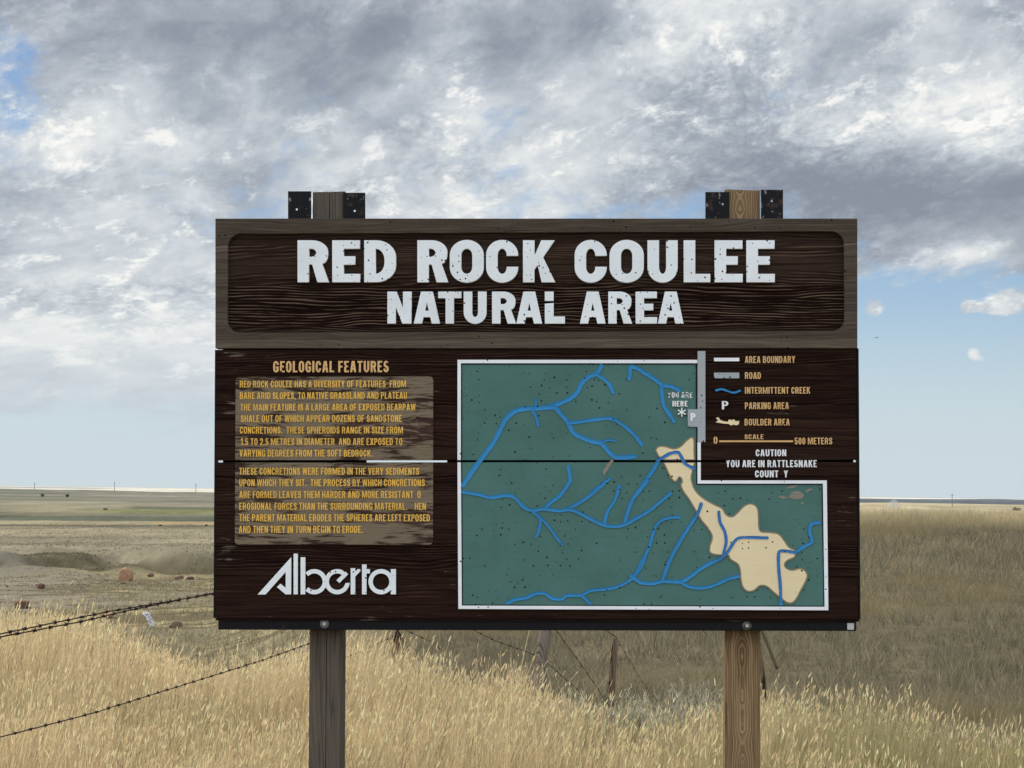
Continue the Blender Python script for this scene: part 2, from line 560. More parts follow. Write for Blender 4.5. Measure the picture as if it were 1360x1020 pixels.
# ------------------------------------------------------------------ the sign: local frame
YAW = R(2.15)
SO = at(713, 655, 9.0)
EX = Vector((math.cos(YAW), -math.sin(YAW), 0))
EN = Vector((math.sin(YAW), math.cos(YAW), 0))
sign = empty("information_sign", (SO.x, SO.y, EYE - 1.65), -YAW)
Z0 = EYE - 1.65
tag(sign, "large dark wooden sign on two timber posts with carved white title and green map", "sign")
GZ = -1.65 + EYE - Z0          # ground level in sign coordinates (0)


def S(px, py, y=-0.035):
    """Photograph pixel -> sign-plane coordinates (x, z) at local depth y."""
    d = ray(px, py)
    p0 = SO + EN * y
    k = (p0 - Vector((0, 0, EYE))).dot(EN) / d.dot(EN)
    p = Vector((0, 0, EYE)) + d * k
    return ((p - SO).dot(EX), p.z - Z0)


def SX(px, py=560, y=-0.035):
    return S(px, py, y)[0]


def SZ(py, px=713, y=-0.035):
    return S(px, py, y)[1]


YP = .060
lx0, lx1 = S(409.5, 930, YP)[0], S(453, 930, YP)[0]
rx0, rx1 = S(962, 930, YP)[0], S(1009.3, 930, YP)[0]

# ------------------------------------------------------------------ sign materials
def dots_mask(t_, co_, scale, frac, rad):
    """Scattered small pellet pocks: 1 inside a pock."""
    v = t_.new('ShaderNodeTexVoronoi', voronoi_dimensions='2D')
    xyz = t_.sep(co_)
    t_.put(v.inputs['Vector'], t_.comb(xyz[0], xyz[2], 0.0))
    v.inputs['Scale'].default_value = scale
    s = t_.sep(v.outputs['Color'])
    r = t_.math('MULTIPLY', s[1], rad)
    r = t_.math('ADD', r, rad * .35)
    wob = t_.math('MULTIPLY', t_.noise(co_, 400.0, 2, .5), rad * .5)
    inside = t_.math('LESS_THAN', t_.math('ADD', v.outputs['Distance'], wob), r)
    patch = t_.noise(co_, 6.0, 3, .55)
    keep = t_.math('LESS_THAN', s[0], t_.math('MULTIPLY', t_.sstep(patch, .42, .62, .12, 2.1), frac))
    return t_.math('MULTIPLY', inside, keep)


def wood(name, dark, light, relief=0.5, pitch=0.0506, off=0.0, vertical=False, bare=None, bare_amt=0.0, bare_scale=(5, 42), ridge=None, heart=None, pocks=0.0, contrast=1.0, crack=0.0, seam=0.0):
    m_, t_, bs = material(name)
    co_ = t_.new('ShaderNodeTexCoord').outputs['Object']
    x, y, z = t_.sep(co_)[:3]
    if vertical:
        x, z = z, t_.math('ADD', x, t_.math('MULTIPLY', y, 1.0))
    if pitch:
        zi = t_.math('FLOOR', t_.math('DIVIDE', t_.math('ADD', z, off), pitch))
    else:
        zi = t_.math('MULTIPLY', 0.0, z)
    wn = t_.new('ShaderNodeTexWhiteNoise', noise_dimensions='1D')
    t_.put(wn.inputs['W'], zi)
    rnd = wn.outputs['Value']
    r2 = t_.sep(wn.outputs['Color'])[1]
    xs = t_.math('MULTIPLY_ADD', rnd, 17.0, x)
    warp = t_.noise(t_.comb(t_.math('MULTIPLY', xs, 2.2), 0.0, t_.math('MULTIPLY', z, 9.0)), 1.0, 2, .45)
    warp2 = t_.noise(t_.comb(t_.math('MULTIPLY', xs, .9), 0.0, t_.math('MULTIPLY', z, 3.0)), 1.0, 2, .5)
    zw = t_.math('MULTIPLY_ADD', warp, 0.06, t_.math('MULTIPLY_ADD', warp2, .09, z))
    if heart is not None:      # flat-sawn face: closed ovals round the heart of the post
        nz = t_.math('SUBTRACT', t_.noise(t_.comb(t_.math('MULTIPLY', x, 5.0), 0.0, 0.0), 1.0, 3, .5), .42)
        dx = t_.math('MULTIPLY', t_.math('SUBTRACT', z, heart), .9)
        zw = t_.math('SQRT', t_.math('ADD', t_.math('MULTIPLY', dx, dx), t_.math('MULTIPLY', t_.math('MULTIPLY', nz, nz), .012)))
        zw = t_.math('MULTIPLY_ADD', warp, .012, zw)
    grain = t_.noise(t_.comb(t_.math('MULTIPLY', xs, 3.5), 0.0, t_.math('MULTIPLY', zw, 120.0)), 1.0, 5, .6)
    fine = t_.noise(t_.comb(t_.math('MULTIPLY', xs, 12.0), 0.0, t_.math('MULTIPLY', zw, 420.0)), 1.0, 3, .6)
    ring = t_.math('SINE', t_.math('MULTIPLY', zw, 560.0))
    ring = t_.math('MULTIPLY_ADD', ring, .5, .5)
    ring = t_.math('POWER', ring, 2.2)
    ring = t_.math('MULTIPLY', ring, t_.sstep(t_.noise(t_.comb(t_.math('MULTIPLY', xs, 4.0), 0.0, t_.math('MULTIPLY', zw, 30.0)), 1.0, 4, .6), .34, .62, .15, 1.0))
    amp = t_.sstep(t_.math('ADD', t_.math('MULTIPLY', r2, .75), t_.math('MULTIPLY', t_.noise(t_.comb(xs, 0.0, t_.math('MULTIPLY', z, 5.0)), 1.3, 2, .5), .55)), .45, .95)
    if heart is not None:
        ring = t_.math('POWER', t_.math('MULTIPLY_ADD', t_.math('SINE', t_.math('MULTIPLY', zw, 820.0)), .5, .5), 1.5)
        amp = t_.math('ADD', 1.0, t_.math('MULTIPLY', amp, 0.0))
    if ridge:      # the strips whose soft wood has weathered away furthest
        c_, hw = ridge
        amp = t_.math('ADD', t_.math('MULTIPLY', amp, .35), t_.sstep(t_.math('ABSOLUTE', t_.math('SUBTRACT', t_.math('ADD', z, t_.math('MULTIPLY', t_.noise(t_.comb(x, 0.0, 0.0), 3.0, 2, .5), .03)), c_)), hw * 1.25, hw * .7))
    strength = t_.math('MULTIPLY', amp, relief)
    h = t_.math('ADD', t_.math('MULTIPLY', grain, .7), t_.math('MULTIPLY', fine, .3))
    h = t_.math('ADD', t_.math('MULTIPLY', t_.math('SUBTRACT', h, .5), contrast), .38)
    lightf = t_.math('ADD', h, t_.math('MULTIPLY', t_.math('SUBTRACT', ring, .35), strength), clamp=True)
    lightf = t_.sstep(lightf, .15, .95)
    col_ = t_.mix(lightf, dark, light)
    col_ = t_.vec('SCALE', col_, scale=t_.math('MULTIPLY_ADD', rnd, .5, .75))
    if bare is not None:
        wob = t_.noise(t_.comb(t_.math('MULTIPLY', xs, bare_scale[0]), 0.0, t_.math('MULTIPLY', zw, bare_scale[1])), 1.0, 7, .66)
        big = t_.noise(t_.comb(x, 0.0, t_.math('MULTIPLY', z, 2.2)), 4.0, 2, .5)
        mk = t_.math('ADD', wob, t_.math('MULTIPLY', t_.math('SUBTRACT', big, .5), .7))
        mk = t_.sstep(mk, 1.0 - bare_amt - .05, 1.0 - bare_amt + .06)
        bcol = t_.vec('SCALE', t_.mix(grain, bare, tuple(c * 0.6 for c in bare)), scale=t_.math('MULTIPLY_ADD', fine, .9, .5))
        col_ = t_.mix(mk, col_, bcol)
    if crack:
        ck = t_.noise(t_.comb(t_.math('MULTIPLY', xs, .9), 0.0, t_.math('MULTIPLY', zw, 45.0)), 1.0, 2, .4)
        ck = t_.sstep(t_.math('ABSOLUTE', t_.math('SUBTRACT', ck, .5)), .006, .03, crack, 0)
        col_ = t_.mix(ck, col_, (.008, .006, .005))
    if seam and pitch:
        fr = t_.math('FRACT', t_.math('DIVIDE', t_.math('ADD', z, off), pitch))
        fr = t_.math('ABSOLUTE', t_.math('SUBTRACT', fr, .5))
        col_ = t_.mix(t_.sstep(fr, .47, .5, 0, seam), col_, (.01, .008, .007))
    if pocks:
        col_ = t_.mix(dots_mask(t_, co_, 42.0, pocks * .45, .13), col_, (.006, .005, .005))
    t_.put(bs.inputs['Base Color'], col_)
    bs.inputs['Roughness'].default_value = 0.95
    bs.inputs['Specular IOR Level'].default_value = 0.04
    bp = t_.new('ShaderNodeBump')
    bp.inputs['Strength'].default_value = 0.6
    bp.inputs['Distance'].default_value = 0.004
    hh = t_.math('ADD', t_.math('MULTIPLY', h, .5), t_.math('MULTIPLY', ring, strength))
    t_.put(bp.inputs['Height'], hh)
    t_.l.new(bp.outputs[0], bs.inputs['Normal'])
    return m_


def paint(name, color, wear_to=None, wear=0.0, pocks=0.35, stretch=True, rough=.55, var=.08, pscale=46.0, prad=.17, streak=0.0):
    m_, t_, bs = material(name)
    co_ = t_.new('ShaderNodeTexCoord').outputs['Object']
    x, y, z = t_.sep(co_)[:3]
    n = t_.noise(co_, 7.0, 5, .6)
    col_ = t_.vec('SCALE', color, scale=t_.math('MULTIPLY_ADD', t_.math('SUBTRACT', n, .5), var * 4, 1.0))
    fine = t_.noise(t_.comb(t_.math('MULTIPLY', x, 6.0), 0.0, t_.math('MULTIPLY', z, 160.0)), 1.0, 3, .6)
    col_ = t_.vec('SCALE', col_, scale=t_.math('MULTIPLY_ADD', t_.math('SUBTRACT', fine, .5), .16, 1.0))
    dk = wear_to or (.02, .014, .012)
    if wear:
        wn = t_.noise(t_.comb(t_.math('MULTIPLY', x, 38.0), 0.0, t_.math('MULTIPLY', z, 120.0)), 1.0, 4, .65)
        pt = t_.noise(co_, 6.0, 2, .5)
        col_ = t_.mix(t_.sstep(t_.math('ADD', wn, t_.math('MULTIPLY', t_.math('SUBTRACT', pt, .5), .35)), .86 - wear, .93 - wear), col_, dk)
    if streak:
        wn = t_.noise(t_.comb(t_.math('MULTIPLY', x, 9.0), 0.0, t_.math('MULTIPLY', z, 190.0)), 1.0, 4, .6)
        col_ = t_.mix(t_.sstep(wn, .80 - streak, .86 - streak, 0, .75), col_, tuple(c * .25 for c in color))
    if pocks:
        col_ = t_.mix(dots_mask(t_, co_, pscale, pocks, prad), col_, (.012, .011, .012))
    t_.put(bs.inputs['Base Color'], col_)
    bs.inputs['Roughness'].default_value = rough
    bp = t_.new('ShaderNodeBump')
    bp.inputs['Strength'].default_value = .25
    bp.inputs['Distance'].default_value = .002
    t_.put(bp.inputs['Height'], fine)
    t_.l.new(bp.outputs[0], bs.inputs['Normal'])
    return m_


M_frame = wood("weathered_frame_wood", (.060, .046, .035), (.185, .150, .115), .25, pitch=.0506, pocks=.30, contrast=1.3, seam=.5)
M_head = wood("dark_stained_grain", (.0105, .0045, .0035), (.150, .100, .070), .85, pitch=.0506, contrast=.62, ridge=(SZ(402), SZ(374) - SZ(402)), seam=.6)
M_board = wood("dark_stained_board", (.0115, .0050, .0040), (.078, .043, .030), .42, pitch=.0506, contrast=.95, bare=(.20, .165, .13), bare_amt=.285, bare_scale=(8, 80), seam=.6)
M_panel = wood("peeling_text_panel", (.040, .022, .017), (.085, .055, .043), .3, pitch=.0506, contrast=1.2, bare=(.25, .195, .135), bare_amt=.54, bare_scale=(9, 90))
M_post_grey = wood("grey_weathered_post", (.085, .070, .056), (.185, .153, .122), .25, pitch=0, vertical=True, contrast=1.3, crack=.35)
M_post_brown = wood("brown_grained_post", (.155, .098, .050), (.42, .295, .175), .30, pitch=0, heart=(rx0 + rx1) / 2 + YP, vertical=True, contrast=1.2, crack=.25)
M_white = paint("white_paint", (.78, .815, .84), pocks=.36, wear=.02, prad=.14, pscale=44)
M_white_worn = paint("worn_white_paint", (.80, .81, .82), wear=.20, pocks=.3)
M_white_faded = paint("faded_white_paint", (.70, .72, .72), wear_to=(.07, .165, .146), wear=.40, pocks=.3)
M_white_line = paint("white_boundary_paint", (.82, .83, .86), pocks=.12, pscale=60)
M_grey = paint("grey_road_paint", (.36, .39, .42), pocks=.25, wear=.02)
M_green = paint("green_map_paint", (.072, .165, .146), pocks=.42, pscale=36.0, prad=.13, streak=.135, var=.13)
M_blue = paint("blue_creek_paint", (.036, .235, .50), pocks=.12, var=.12, streak=.06)
M_cream = paint("cream_boulder_paint", (.80, .665, .42), pocks=.1, var=.04)
M_cream_edge = paint("cream_edge_shade", (.27, .215, .135), pocks=.1)  # olive-brown rim paints in the shading along the cream edge
M_yellow = paint("amber_lettering_paint", (.78, .46, .085), wear_to=(.12, .08, .05), wear=.19, pocks=0, var=.14)
M_tan = paint("tan_lettering_paint", (.66, .41, .18), wear=.12, pocks=.1, var=.1)
M_black = paint("black_line_paint", (.012, .013, .016), pocks=0)


def metal(name, base, rust, amt, rough=.55, met=.3, flake=None):
    m_, t_, bs = material(name)
    co_ = t_.new('ShaderNodeTexCoord').outputs['Object']
    n = t_.noise(co_, 28.0, 6, .62)
    col_ = t_.mix(t_.sstep(n, .70 - amt, .80 - amt), base, rust)
    if flake:
        n2 = t_.noise(t_.vec('MULTIPLY', co_, (1.6, 1, 1)), 36.0, 4, .6)
        col_ = t_.mix(t_.sstep(n2, .63, .66), col_, flake)
    t_.put(bs.inputs['Base Color'], col_)
    bs.inputs['Roughness'].default_value = rough
    bs.inputs['Metallic'].default_value = met
    return m_


M_steel = metal("black_painted_steel", (.005, .005, .007), (.055, .032, .026), .14, .45, .0, (.22, .20, .18))
M_rail = metal("black_rail", (.005, .005, .007), (.018, .014, .012), .1, .5, .0)
M_zinc = metal("galvanised_bolt", (.42, .42, .40), (.25, .22, .18), .1, .45, .6)

M_zinc_dark = metal("tarnished_washer", (.13, .13, .12), (.06, .05, .04), .2, .5, .3)

# ------------------------------------------------------------------ carved lettering: outline font
KAP = 0.5523


def rp(pts):
    """Closed outline with rounded corners. pts: (x, y) sharp, or (x, y, rx, ry) elliptical corner."""
    outp = []
    n = len(pts)
    for i, p in enumerate(pts):
        if len(p) == 2 or p[2] <= 0:
            outp.append((p[0], p[1]))
            continue
        P = Vector(p[:2])
        A = Vector(pts[i - 1][:2])
        B = Vector(pts[(i + 1) % n][:2])

        def cut(Q):
            d = Q - P
            L = d.length
            if L < 1e-9:
                return P.copy()
            horiz = abs(d.x) > abs(d.y)
            return P + d * min(1.0, (p[2] if horiz else p[3]) / L)

        a, b_ = cut(A), cut(B)
        for k in range(9):
            s = k / 8
            c1, c2 = a + (P - a) * KAP, b_ + (P - b_) * KAP
            q = a * (1 - s) ** 3 + c1 * 3 * s * (1 - s) ** 2 + c2 * 3 * s * s * (1 - s) + b_ * s ** 3
            outp.append((q.x, q.y))
    return outp


def ell(x0, x1, y0, y1, f=.46, top=True, bot=True, left=True, right=True):
    wd, ht = (x1 - x0), (y1 - y0)
    rx, ry = wd * .5 * .98, min(ht * f, wd * 1.0)
    return rp([(x0, y0, rx, ry), (x0, y1, rx, ry), (x1, y1, rx, ry), (x1, y0, rx, ry)])


def glyph(ch, w_, t_, h):
    """Contours of a bold condensed capital: cap height 1, width w_, stem t_, bar h."""
    R_ = (w_ * .5, min(.36, w_ * .85))
    ri = (max(w_ * .5 - t_, .02), max(R_[1] - h, .02))
    c = w_ / 2
    if ch == 'A':
        a = t_ * 1.42
        k = (c - a / 2)
        tt = t_ * .98
        yb = .205
        xi = lambda y: tt + k * y
        ya = (c - tt) / k
        o = [[(0, 0), (c - a / 2, 1), (c + a / 2, 1), (w_, 0), (w_ - tt, 0), (w_ - xi(yb), yb), (xi(yb), yb), (tt, 0)]]
        y1 = yb + h
        if ya > y1 + .05:
            top = min(ya, .86)
            o.append([(xi(y1), y1), (xi(top), top), (w_ - xi(top), top), (w_ - xi(y1), y1)] if ya > .86 else [(xi(y1), y1), (c, ya), (w_ - xi(y1), y1)])
        return o
    if ch == 'B':
        return [rp([(0, 0), (0, 1), (w_ * .96, 1, R_[0], .24), (w_ * .96, .53, R_[0] * .6, .2), (w_ * .76, .525, .01, .01), (w_, .52, R_[0] * .3, .2), (w_, 0, R_[0], .26)]),
                rp([(t_, h), (t_, .5 - h / 2 + .02), (w_ - t_, .5 - h / 2 + .02, .1, .1), (w_ - t_, h, .1, .1)]),
                rp([(t_, .5 + h / 2 + .02), (t_, 1 - h), (w_ * .96 - t_, 1 - h, .1, .1), (w_ * .96 - t_, .5 + h / 2 + .02, .1, .1)])]
    if ch == 'C':
        return [rp([(w_, .64), (w_, 1.01, *R_), (0, 1.01, *R_), (0, -.01, *R_), (w_, -.01, *R_), (w_, .36), (w_ - t_, .36), (w_ - t_, h, *ri), (t_, h, *ri), (t_, 1 - h, *ri), (w_ - t_, 1 - h, *ri), (w_ - t_, .64)])]
    if ch == 'D':
        return [rp([(0, 0), (0, 1), (w_, 1, w_ * .62, .40), (w_, 0, w_ * .62, .40)]), rp([(t_, h), (t_, 1 - h), (w_ - t_, 1 - h, w_ * .32, .28), (w_ - t_, h, w_ * .32, .28)])]
    if ch == 'E':
        m = w_ * .82
        return [[(0, 0), (0, 1), (w_ * .99, 1), (w_ * .99, 1 - h), (t_, 1 - h), (t_, .5 + h / 2 + .02), (m, .5 + h / 2 + .02), (m, .5 - h / 2 + .02), (t_, .5 - h / 2 + .02), (t_, h), (w_, h), (w_, 0)]]
    if ch == 'F':
        m = w_ * .9
        return [[(0, 0), (0, 1), (w_, 1), (w_, 1 - h), (t_, 1 - h), (t_, .5 + h / 2), (m, .5 + h / 2), (m, .5 - h / 2), (t_, .5 - h / 2), (t_, 0)]]
    if ch == 'G':
        return [rp([(w_, .66), (w_, 1.01, *R_), (0, 1.01, *R_), (0, -.01, *R_), (w_, -.01, R_[0], R_[1] * .6), (w_, .52), (c, .52), (c, .52 - h), (w_ - t_, .52 - h), (w_ - t_, h, *ri), (t_, h, *ri), (t_, 1 - h, *ri), (w_ - t_, 1 - h, *ri), (w_ - t_, .66)])]
    if ch == 'H':
        return [[(0, 0), (0, 1), (t_, 1), (t_, .5 + h / 2), (w_ - t_, .5 + h / 2), (w_ - t_, 1), (w_, 1), (w_, 0), (w_ - t_, 0), (w_ - t_, .5 - h / 2), (t_, .5 - h / 2), (t_, 0)]]
    if ch == 'I':
        return [[(0, 0), (0, 1), (w_, 1), (w_, 0)]]
    if ch == 'K':
        return [[(0, 0), (0, 1), (t_, 1), (t_, .60), (w_ - t_ * 1.22, 1), (w_ - .02, 1), (w_ * .5 + t_ * .34, .60), (w_, 0), (w_ - t_ * 1.2, 0), (w_ * .5 - t_ * .12, .42), (t_, .30), (t_, 0)]]
    if ch == 'L':
        return [[(0, 0), (0, 1), (t_, 1), (t_, h), (w_, h), (w_, 0)]]
    if ch == 'M':
        return [[(0, 0), (0, 1), (t_ * 1.25, 1), (c, .30), (w_ - t_ * 1.25, 1), (w_, 1), (w_, 0), (w_ - t_ * .9, 0), (w_ - t_ * .9, .70), (c + t_ * .25, 0), (c - t_ * .25, 0), (t_ * .9, .70), (t_ * .9, 0)]]
    if ch == 'N':
        return [[(0, 0), (0, 1), (t_ * 1.1, 1), (w_ - t_, .44), (w_ - t_, 1), (w_, 1), (w_, 0), (w_ - t_ * 1.1, 0), (t_, .56), (t_, 0)]]
    if ch in 'O0':
        return [rp([(0, -.01, *R_), (0, 1.01, *R_), (w_, 1.01, *R_), (w_, -.01, *R_)]), rp([(t_, h, *ri), (t_, 1 - h, *ri), (w_ - t_, 1 - h, *ri), (w_ - t_, h, *ri)])]
    if ch == 'P':
        return [rp([(0, 0), (0, 1), (w_, 1, R_[0], .28), (w_, .40, R_[0], .28), (t_, .40), (t_, 0)]),
                rp([(t_, .40 + h), (t_, 1 - h), (w_ - t_, 1 - h, .12, .14), (w_ - t_, .40 + h, .12, .14)])]
    if ch == 'R':
        wb = w_ * .97
        return [rp([(0, 0), (0, 1), (wb, 1, w_ * .5, .27), (wb, .45, w_ * .17, .24), (w_ * .78, .45), (w_, 0), (w_ - t_ * 1.02, 0), (w_ * .78 - t_ * .87, .43), (t_, .43), (t_, 0)]),
                rp([(t_, .43 + h * .9), (t_, 1 - h), (wb - t_, 1 - h, .13, .14), (wb - t_, .43 + h * .9, .13, .14)])]
    if ch == 'S':
        ro, rn = R_, ri
        return [rp([(w_ - .01, .68), (w_ - .01, 1.01, ro[0], .28), (0.01, 1.01, ro[0], .3), (0.01, .42, ro[0], .26), (w_ - t_, .40, rn[0], .12), (w_ - t_, h, *rn), (t_, h, *rn), (t_, .32), (0, .32),
                    (0, -.01, ro[0], .28), (w_, -.01, ro[0], .3), (w_, .58, ro[0], .26), (t_ + .01, .60, rn[0], .12), (t_ + .01, 1 - h, *rn), (w_ - t_ - .01, 1 - h, *rn), (w_ - t_ - .01, .68)])]
    if ch == 'T':
        return [[(c - t_ / 2, 0), (c - t_ / 2, 1 - h), (0, 1 - h), (0, 1), (w_, 1), (w_, 1 - h), (c + t_ / 2, 1 - h), (c + t_ / 2, 0)]]
    if ch == 'U':
        return [rp([(0, 1), (0, -.01, *R_), (w_, -.01, *R_), (w_, 1), (w_ - t_, 1), (w_ - t_, h, *ri), (t_, h, *ri), (t_, 1)])]
    if ch == 'V':
        return [[(0, 1), (c - t_ * .5, 0), (c + t_ * .5, 0), (w_, 1), (w_ - t_ * 1.05, 1), (c, .24), (t_ * 1.05, 1)]]
    if ch == 'W':
        a, b_ = w_ * .27, w_ * .73
        return [[(0, 1), (a - t_ * .48, 0), (a + t_ * .42, 0), (c, .62), (b_ - t_ * .42, 0), (b_ + t_ * .48, 0), (w_, 1), (w_ - t_ * .95, 1), (b_ + .0, .32), (c + t_ * .42, 1), (c - t_ * .42, 1), (a, .32), (t_ * .95, 1)]]
    if ch == 'X':
        a = t_ * 1.2
        return [[(0, 0), (c - a / 2, .51), (.01, 1), (a, 1), (c, .70), (w_ - a, 1), (w_ - .01, 1), (c + a / 2, .51), (w_, 0), (w_ - a, 0), (c, .32), (a, 0)]]
    if ch == 'Y':
        a = t_ * 1.12
        return [[(c - t_ / 2, 0), (c - t_ / 2, .40), (0, 1), (a, 1), (c, .58), (w_ - a, 1), (w_, 1), (c + t_ / 2, .40), (c + t_ / 2, 0)]]
    if ch == 'Z':
        return [[(0, 0), (0, h * 1.05), (w_ - t_ * 1.25, 1 - h), (.02, 1 - h), (.02, 1), (w_, 1), (w_, 1 - h * 1.05), (t_ * 1.25, h), (w_, h), (w_, 0)]]
    if ch == '1':
        return [[(w_ - t_, 0), (w_ - t_, .78), (0, .70), (0, .84), (w_ - t_ * .9, 1), (w_, 1), (w_, 0)]]
    if ch == '2':
        return [rp([(0, 0), (0, h * 1.2), (w_ - t_, .56, .12, .12), (w_ - t_, 1 - h, *ri), (t_, 1 - h, *ri), (t_, .66), (0, .66), (0, 1.01, R_[0], .28), (w_, 1.01, R_[0], .28), (w_, .5, .1, .14), (t_ * 1.3, h), (w_, h), (w_, 0)])]
    if ch == '5':
        return [rp([(.02, .42), (.02, 1), (w_ - .02, 1), (w_ - .02, 1 - h), (t_, 1 - h), (t_, .62), (w_, .66, R_[0] * .8, .26), (w_, -.01, R_[0], .3), (0, -.01, R_[0], .28), (0, .30), (t_, .30), (t_, h, *ri), (w_ - t_, h, *ri), (w_ - t_, .50, *ri), (t_, .50, .1, .08), (t_, .42)])]
    if ch == '.':
        return [[(0, 0), (0, t_ * .95), (w_, t_ * .95), (w_, 0)]]
    if ch == ',':
        return [[(0, 0), (0, t_ * .95), (w_, t_ * .95), (w_, 0), (w_ * .4, -.16), (0, -.16), (w_ * .4, 0)]]
    return []


WID = dict(A=.56, B=.52, C=.50, D=.52, E=.44, F=.43, G=.52, H=.53, I=.19, K=.54, L=.43, M=.76, N=.54, O=.52, P=.50, R=.53, S=.48, T=.47, U=.52, V=.54, W=.78, X=.54, Y=.53, Z=.46)
WID.update({'0': .46, '1': .30, '2': .46, '5': .46, '.': .17, ',': .17})


def text_line(txt, x0, x1, yt, yb, stem=.165, bar=.135, gap=.125, space=.27, shear=0.0):
    """Contours for one line whose cap box spans the photograph pixels x0..x1, yt..yb."""
    adv, pos = 0.0, []
    for ch in txt:
        if ch == ' ':
            adv += space
            continue
        pos.append((ch, adv))
        adv += WID[ch] + gap
    total = adv - gap
    (X0, Zb), (X1, Zt) = S(x0, yb), S(x1, yt)
    sx_, H_ = (X1 - X0) / total, Zt - Zb
    res = []
    for ch, a in pos:
        for c in glyph(ch, WID[ch], stem, bar):
            res.append([(X0 + (a + x) * sx_, Zb + y * H_) for x, y in c])
    return res


def letters_at(items, yt, yb, stem_px, bar_px):
    """Title letters with each letter's own measured extent (ch, x0, x1)."""
    hp = yb - yt
    res = []
    for ch, x0, x1 in items:
        for c in glyph(ch, (x1 - x0) / hp, stem_px / hp, bar_px / hp):
            res.append([S(x0 + x * hp, yb - y * hp) for x, y in c])
    return res


def poly(pts):
    return [S(*p) for p in pts]


def rect(x0, x1, y0, y1):
    return poly([(x0, y0), (x1, y0), (x1, y1), (x0, y1)])


# ------------------------------------------------------------------ sign: structure
Y_FR = -0.050     # front of header frame and of raised lettering there
Y_HB = -0.030     # header field
Y_BD = -0.034     # lower boards

# header frame with a rounded opening
fr_out = rect(287.5, 1137.5, 291.5, 462)
ri_ = SX(740) - SX(722)
a0, a1 = S(302, 443), S(1121, 307)
fr_in = rp([(a0[0], a0[1], ri_, ri_), (a0[0], a1[1], ri_, ri_), (a1[0], a1[1], ri_, ri_), (a1[0], a0[1], ri_, ri_)])
frame = shape("header_frame", [fr_out, fr_in], Y_FR, .085, M_frame, sign, .002)

bm = bmesh.new()
zt, zb = SZ(293) - .004, SZ(461) + .004
z = zb
k = 0
while z < zt - .004:
    z1 = min(z + .0506, zt)
    dj = random.uniform(-.0015, .0015)
    add_box(bm, SX(290), SX(1135), Y_HB + dj, .0195, z + .0006, z1 - .0006, .0018)
    z = z1
add_box(bm, SX(290), SX(1135), .020, .034, zb + .001, zt - .001)
head = from_bm("header_panel", bm, M_head, sign)

TITLE = [('R', 396.1, 437.0), ('E', 442.1, 478.3), ('D', 484.5, 525.9), ('R', 555, 595.2), ('O', 598, 642.3), ('C', 646.2, 688.0), ('K', 695.1, 737.0),
         ('C', 763.6, 805.5), ('O', 809.9, 854.6), ('U', 860.3, 899.5), ('L', 908.3, 942.8), ('E', 949.3, 985.8), ('E', 991.5, 1028.4)]
SUB = [('N', 515.2, 546.5), ('A', 550.2, 584.3), ('T', 582.6, 612.6), ('U', 616.4, 646.0), ('R', 654, 685.3), ('A', 686.3, 719.8),
       ('A', 770.5, 804.0), ('R', 808.2, 839.2), ('E', 844.4, 872.3), ('A', 874.0, 907.4)]
tl = letters_at([(c, a, b_) for c, a, b_ in TITLE], 320.0, 374.9, 14.5, 10.4)
shape("title_lettering", tl, Y_FR + .001, .03, M_white, head, .0012)
sl = letters_at(SUB, 388, 429.8, 10.6, 8.0)
# the L of NATURAL has lost a chip
sl += [rect(724, 735, 388, 399.6), poly([(724, 404), (735, 403.2), (735, 421), (750, 421), (750, 429.8), (724, 429.8)])]
shape("subtitle_lettering", sl, Y_FR + .001, .03, M_white, head, .001)


def boards(name, ytop, ybot, xl=286.8, xr=1138.5):
    bm = bmesh.new()
    zt, zb = SZ(ytop), SZ(ybot)
    n = max(1, round((zt - zb) / .0506))
    hgt = (zt - zb) / n
    for i in range(n):
        dj = random.uniform(-.002, .002)
        add_box(bm, SX(xl), SX(xr), Y_BD + dj, .0225, zb + i * hgt + .0006, zb + (i + 1) * hgt - .0006, .002)
    add_box(bm, SX(xl), SX(xr), .023, .038, zb + .0008, zt - .0008)
    return from_bm(name, bm, M_board, sign)


upper = boards("upper_board", 463.3, 611.3)
lower = boards("lower_board", 613.7, 822.2)
# battens closing the joint behind the boards; open where the sky shows through
bm = bmesh.new()
zj = SZ(612.4)
for xa, xb in ((292, 484), (592, 1136)):
    add_box(bm, SX(xa), SX(xb), .040, .058, zj - .03, zj + .03, .002)
from_bm("backing_batten", bm, M_board, sign)
bm = bmesh.new()
add_box(bm, SX(291), SX(1135), .040, .058, SZ(468), SZ(458), .002)
from_bm("backing_batten", bm, M_board, sign)
# edge trim of the lower boards
bm = bmesh.new()
add_box(bm, SX(1138.7), SX(1141.0), Y_BD - .004, .036, SZ(822.0), SZ(463.6), .001)
from_bm("edge_trim", bm, M_rail, sign)
bm = bmesh.new()
add_box(bm, SX(284.6), SX(286.6), Y_BD + .004, .036, SZ(822.0), SZ(463.6), .001)
from_bm("edge_trim", bm, M_rail, sign)
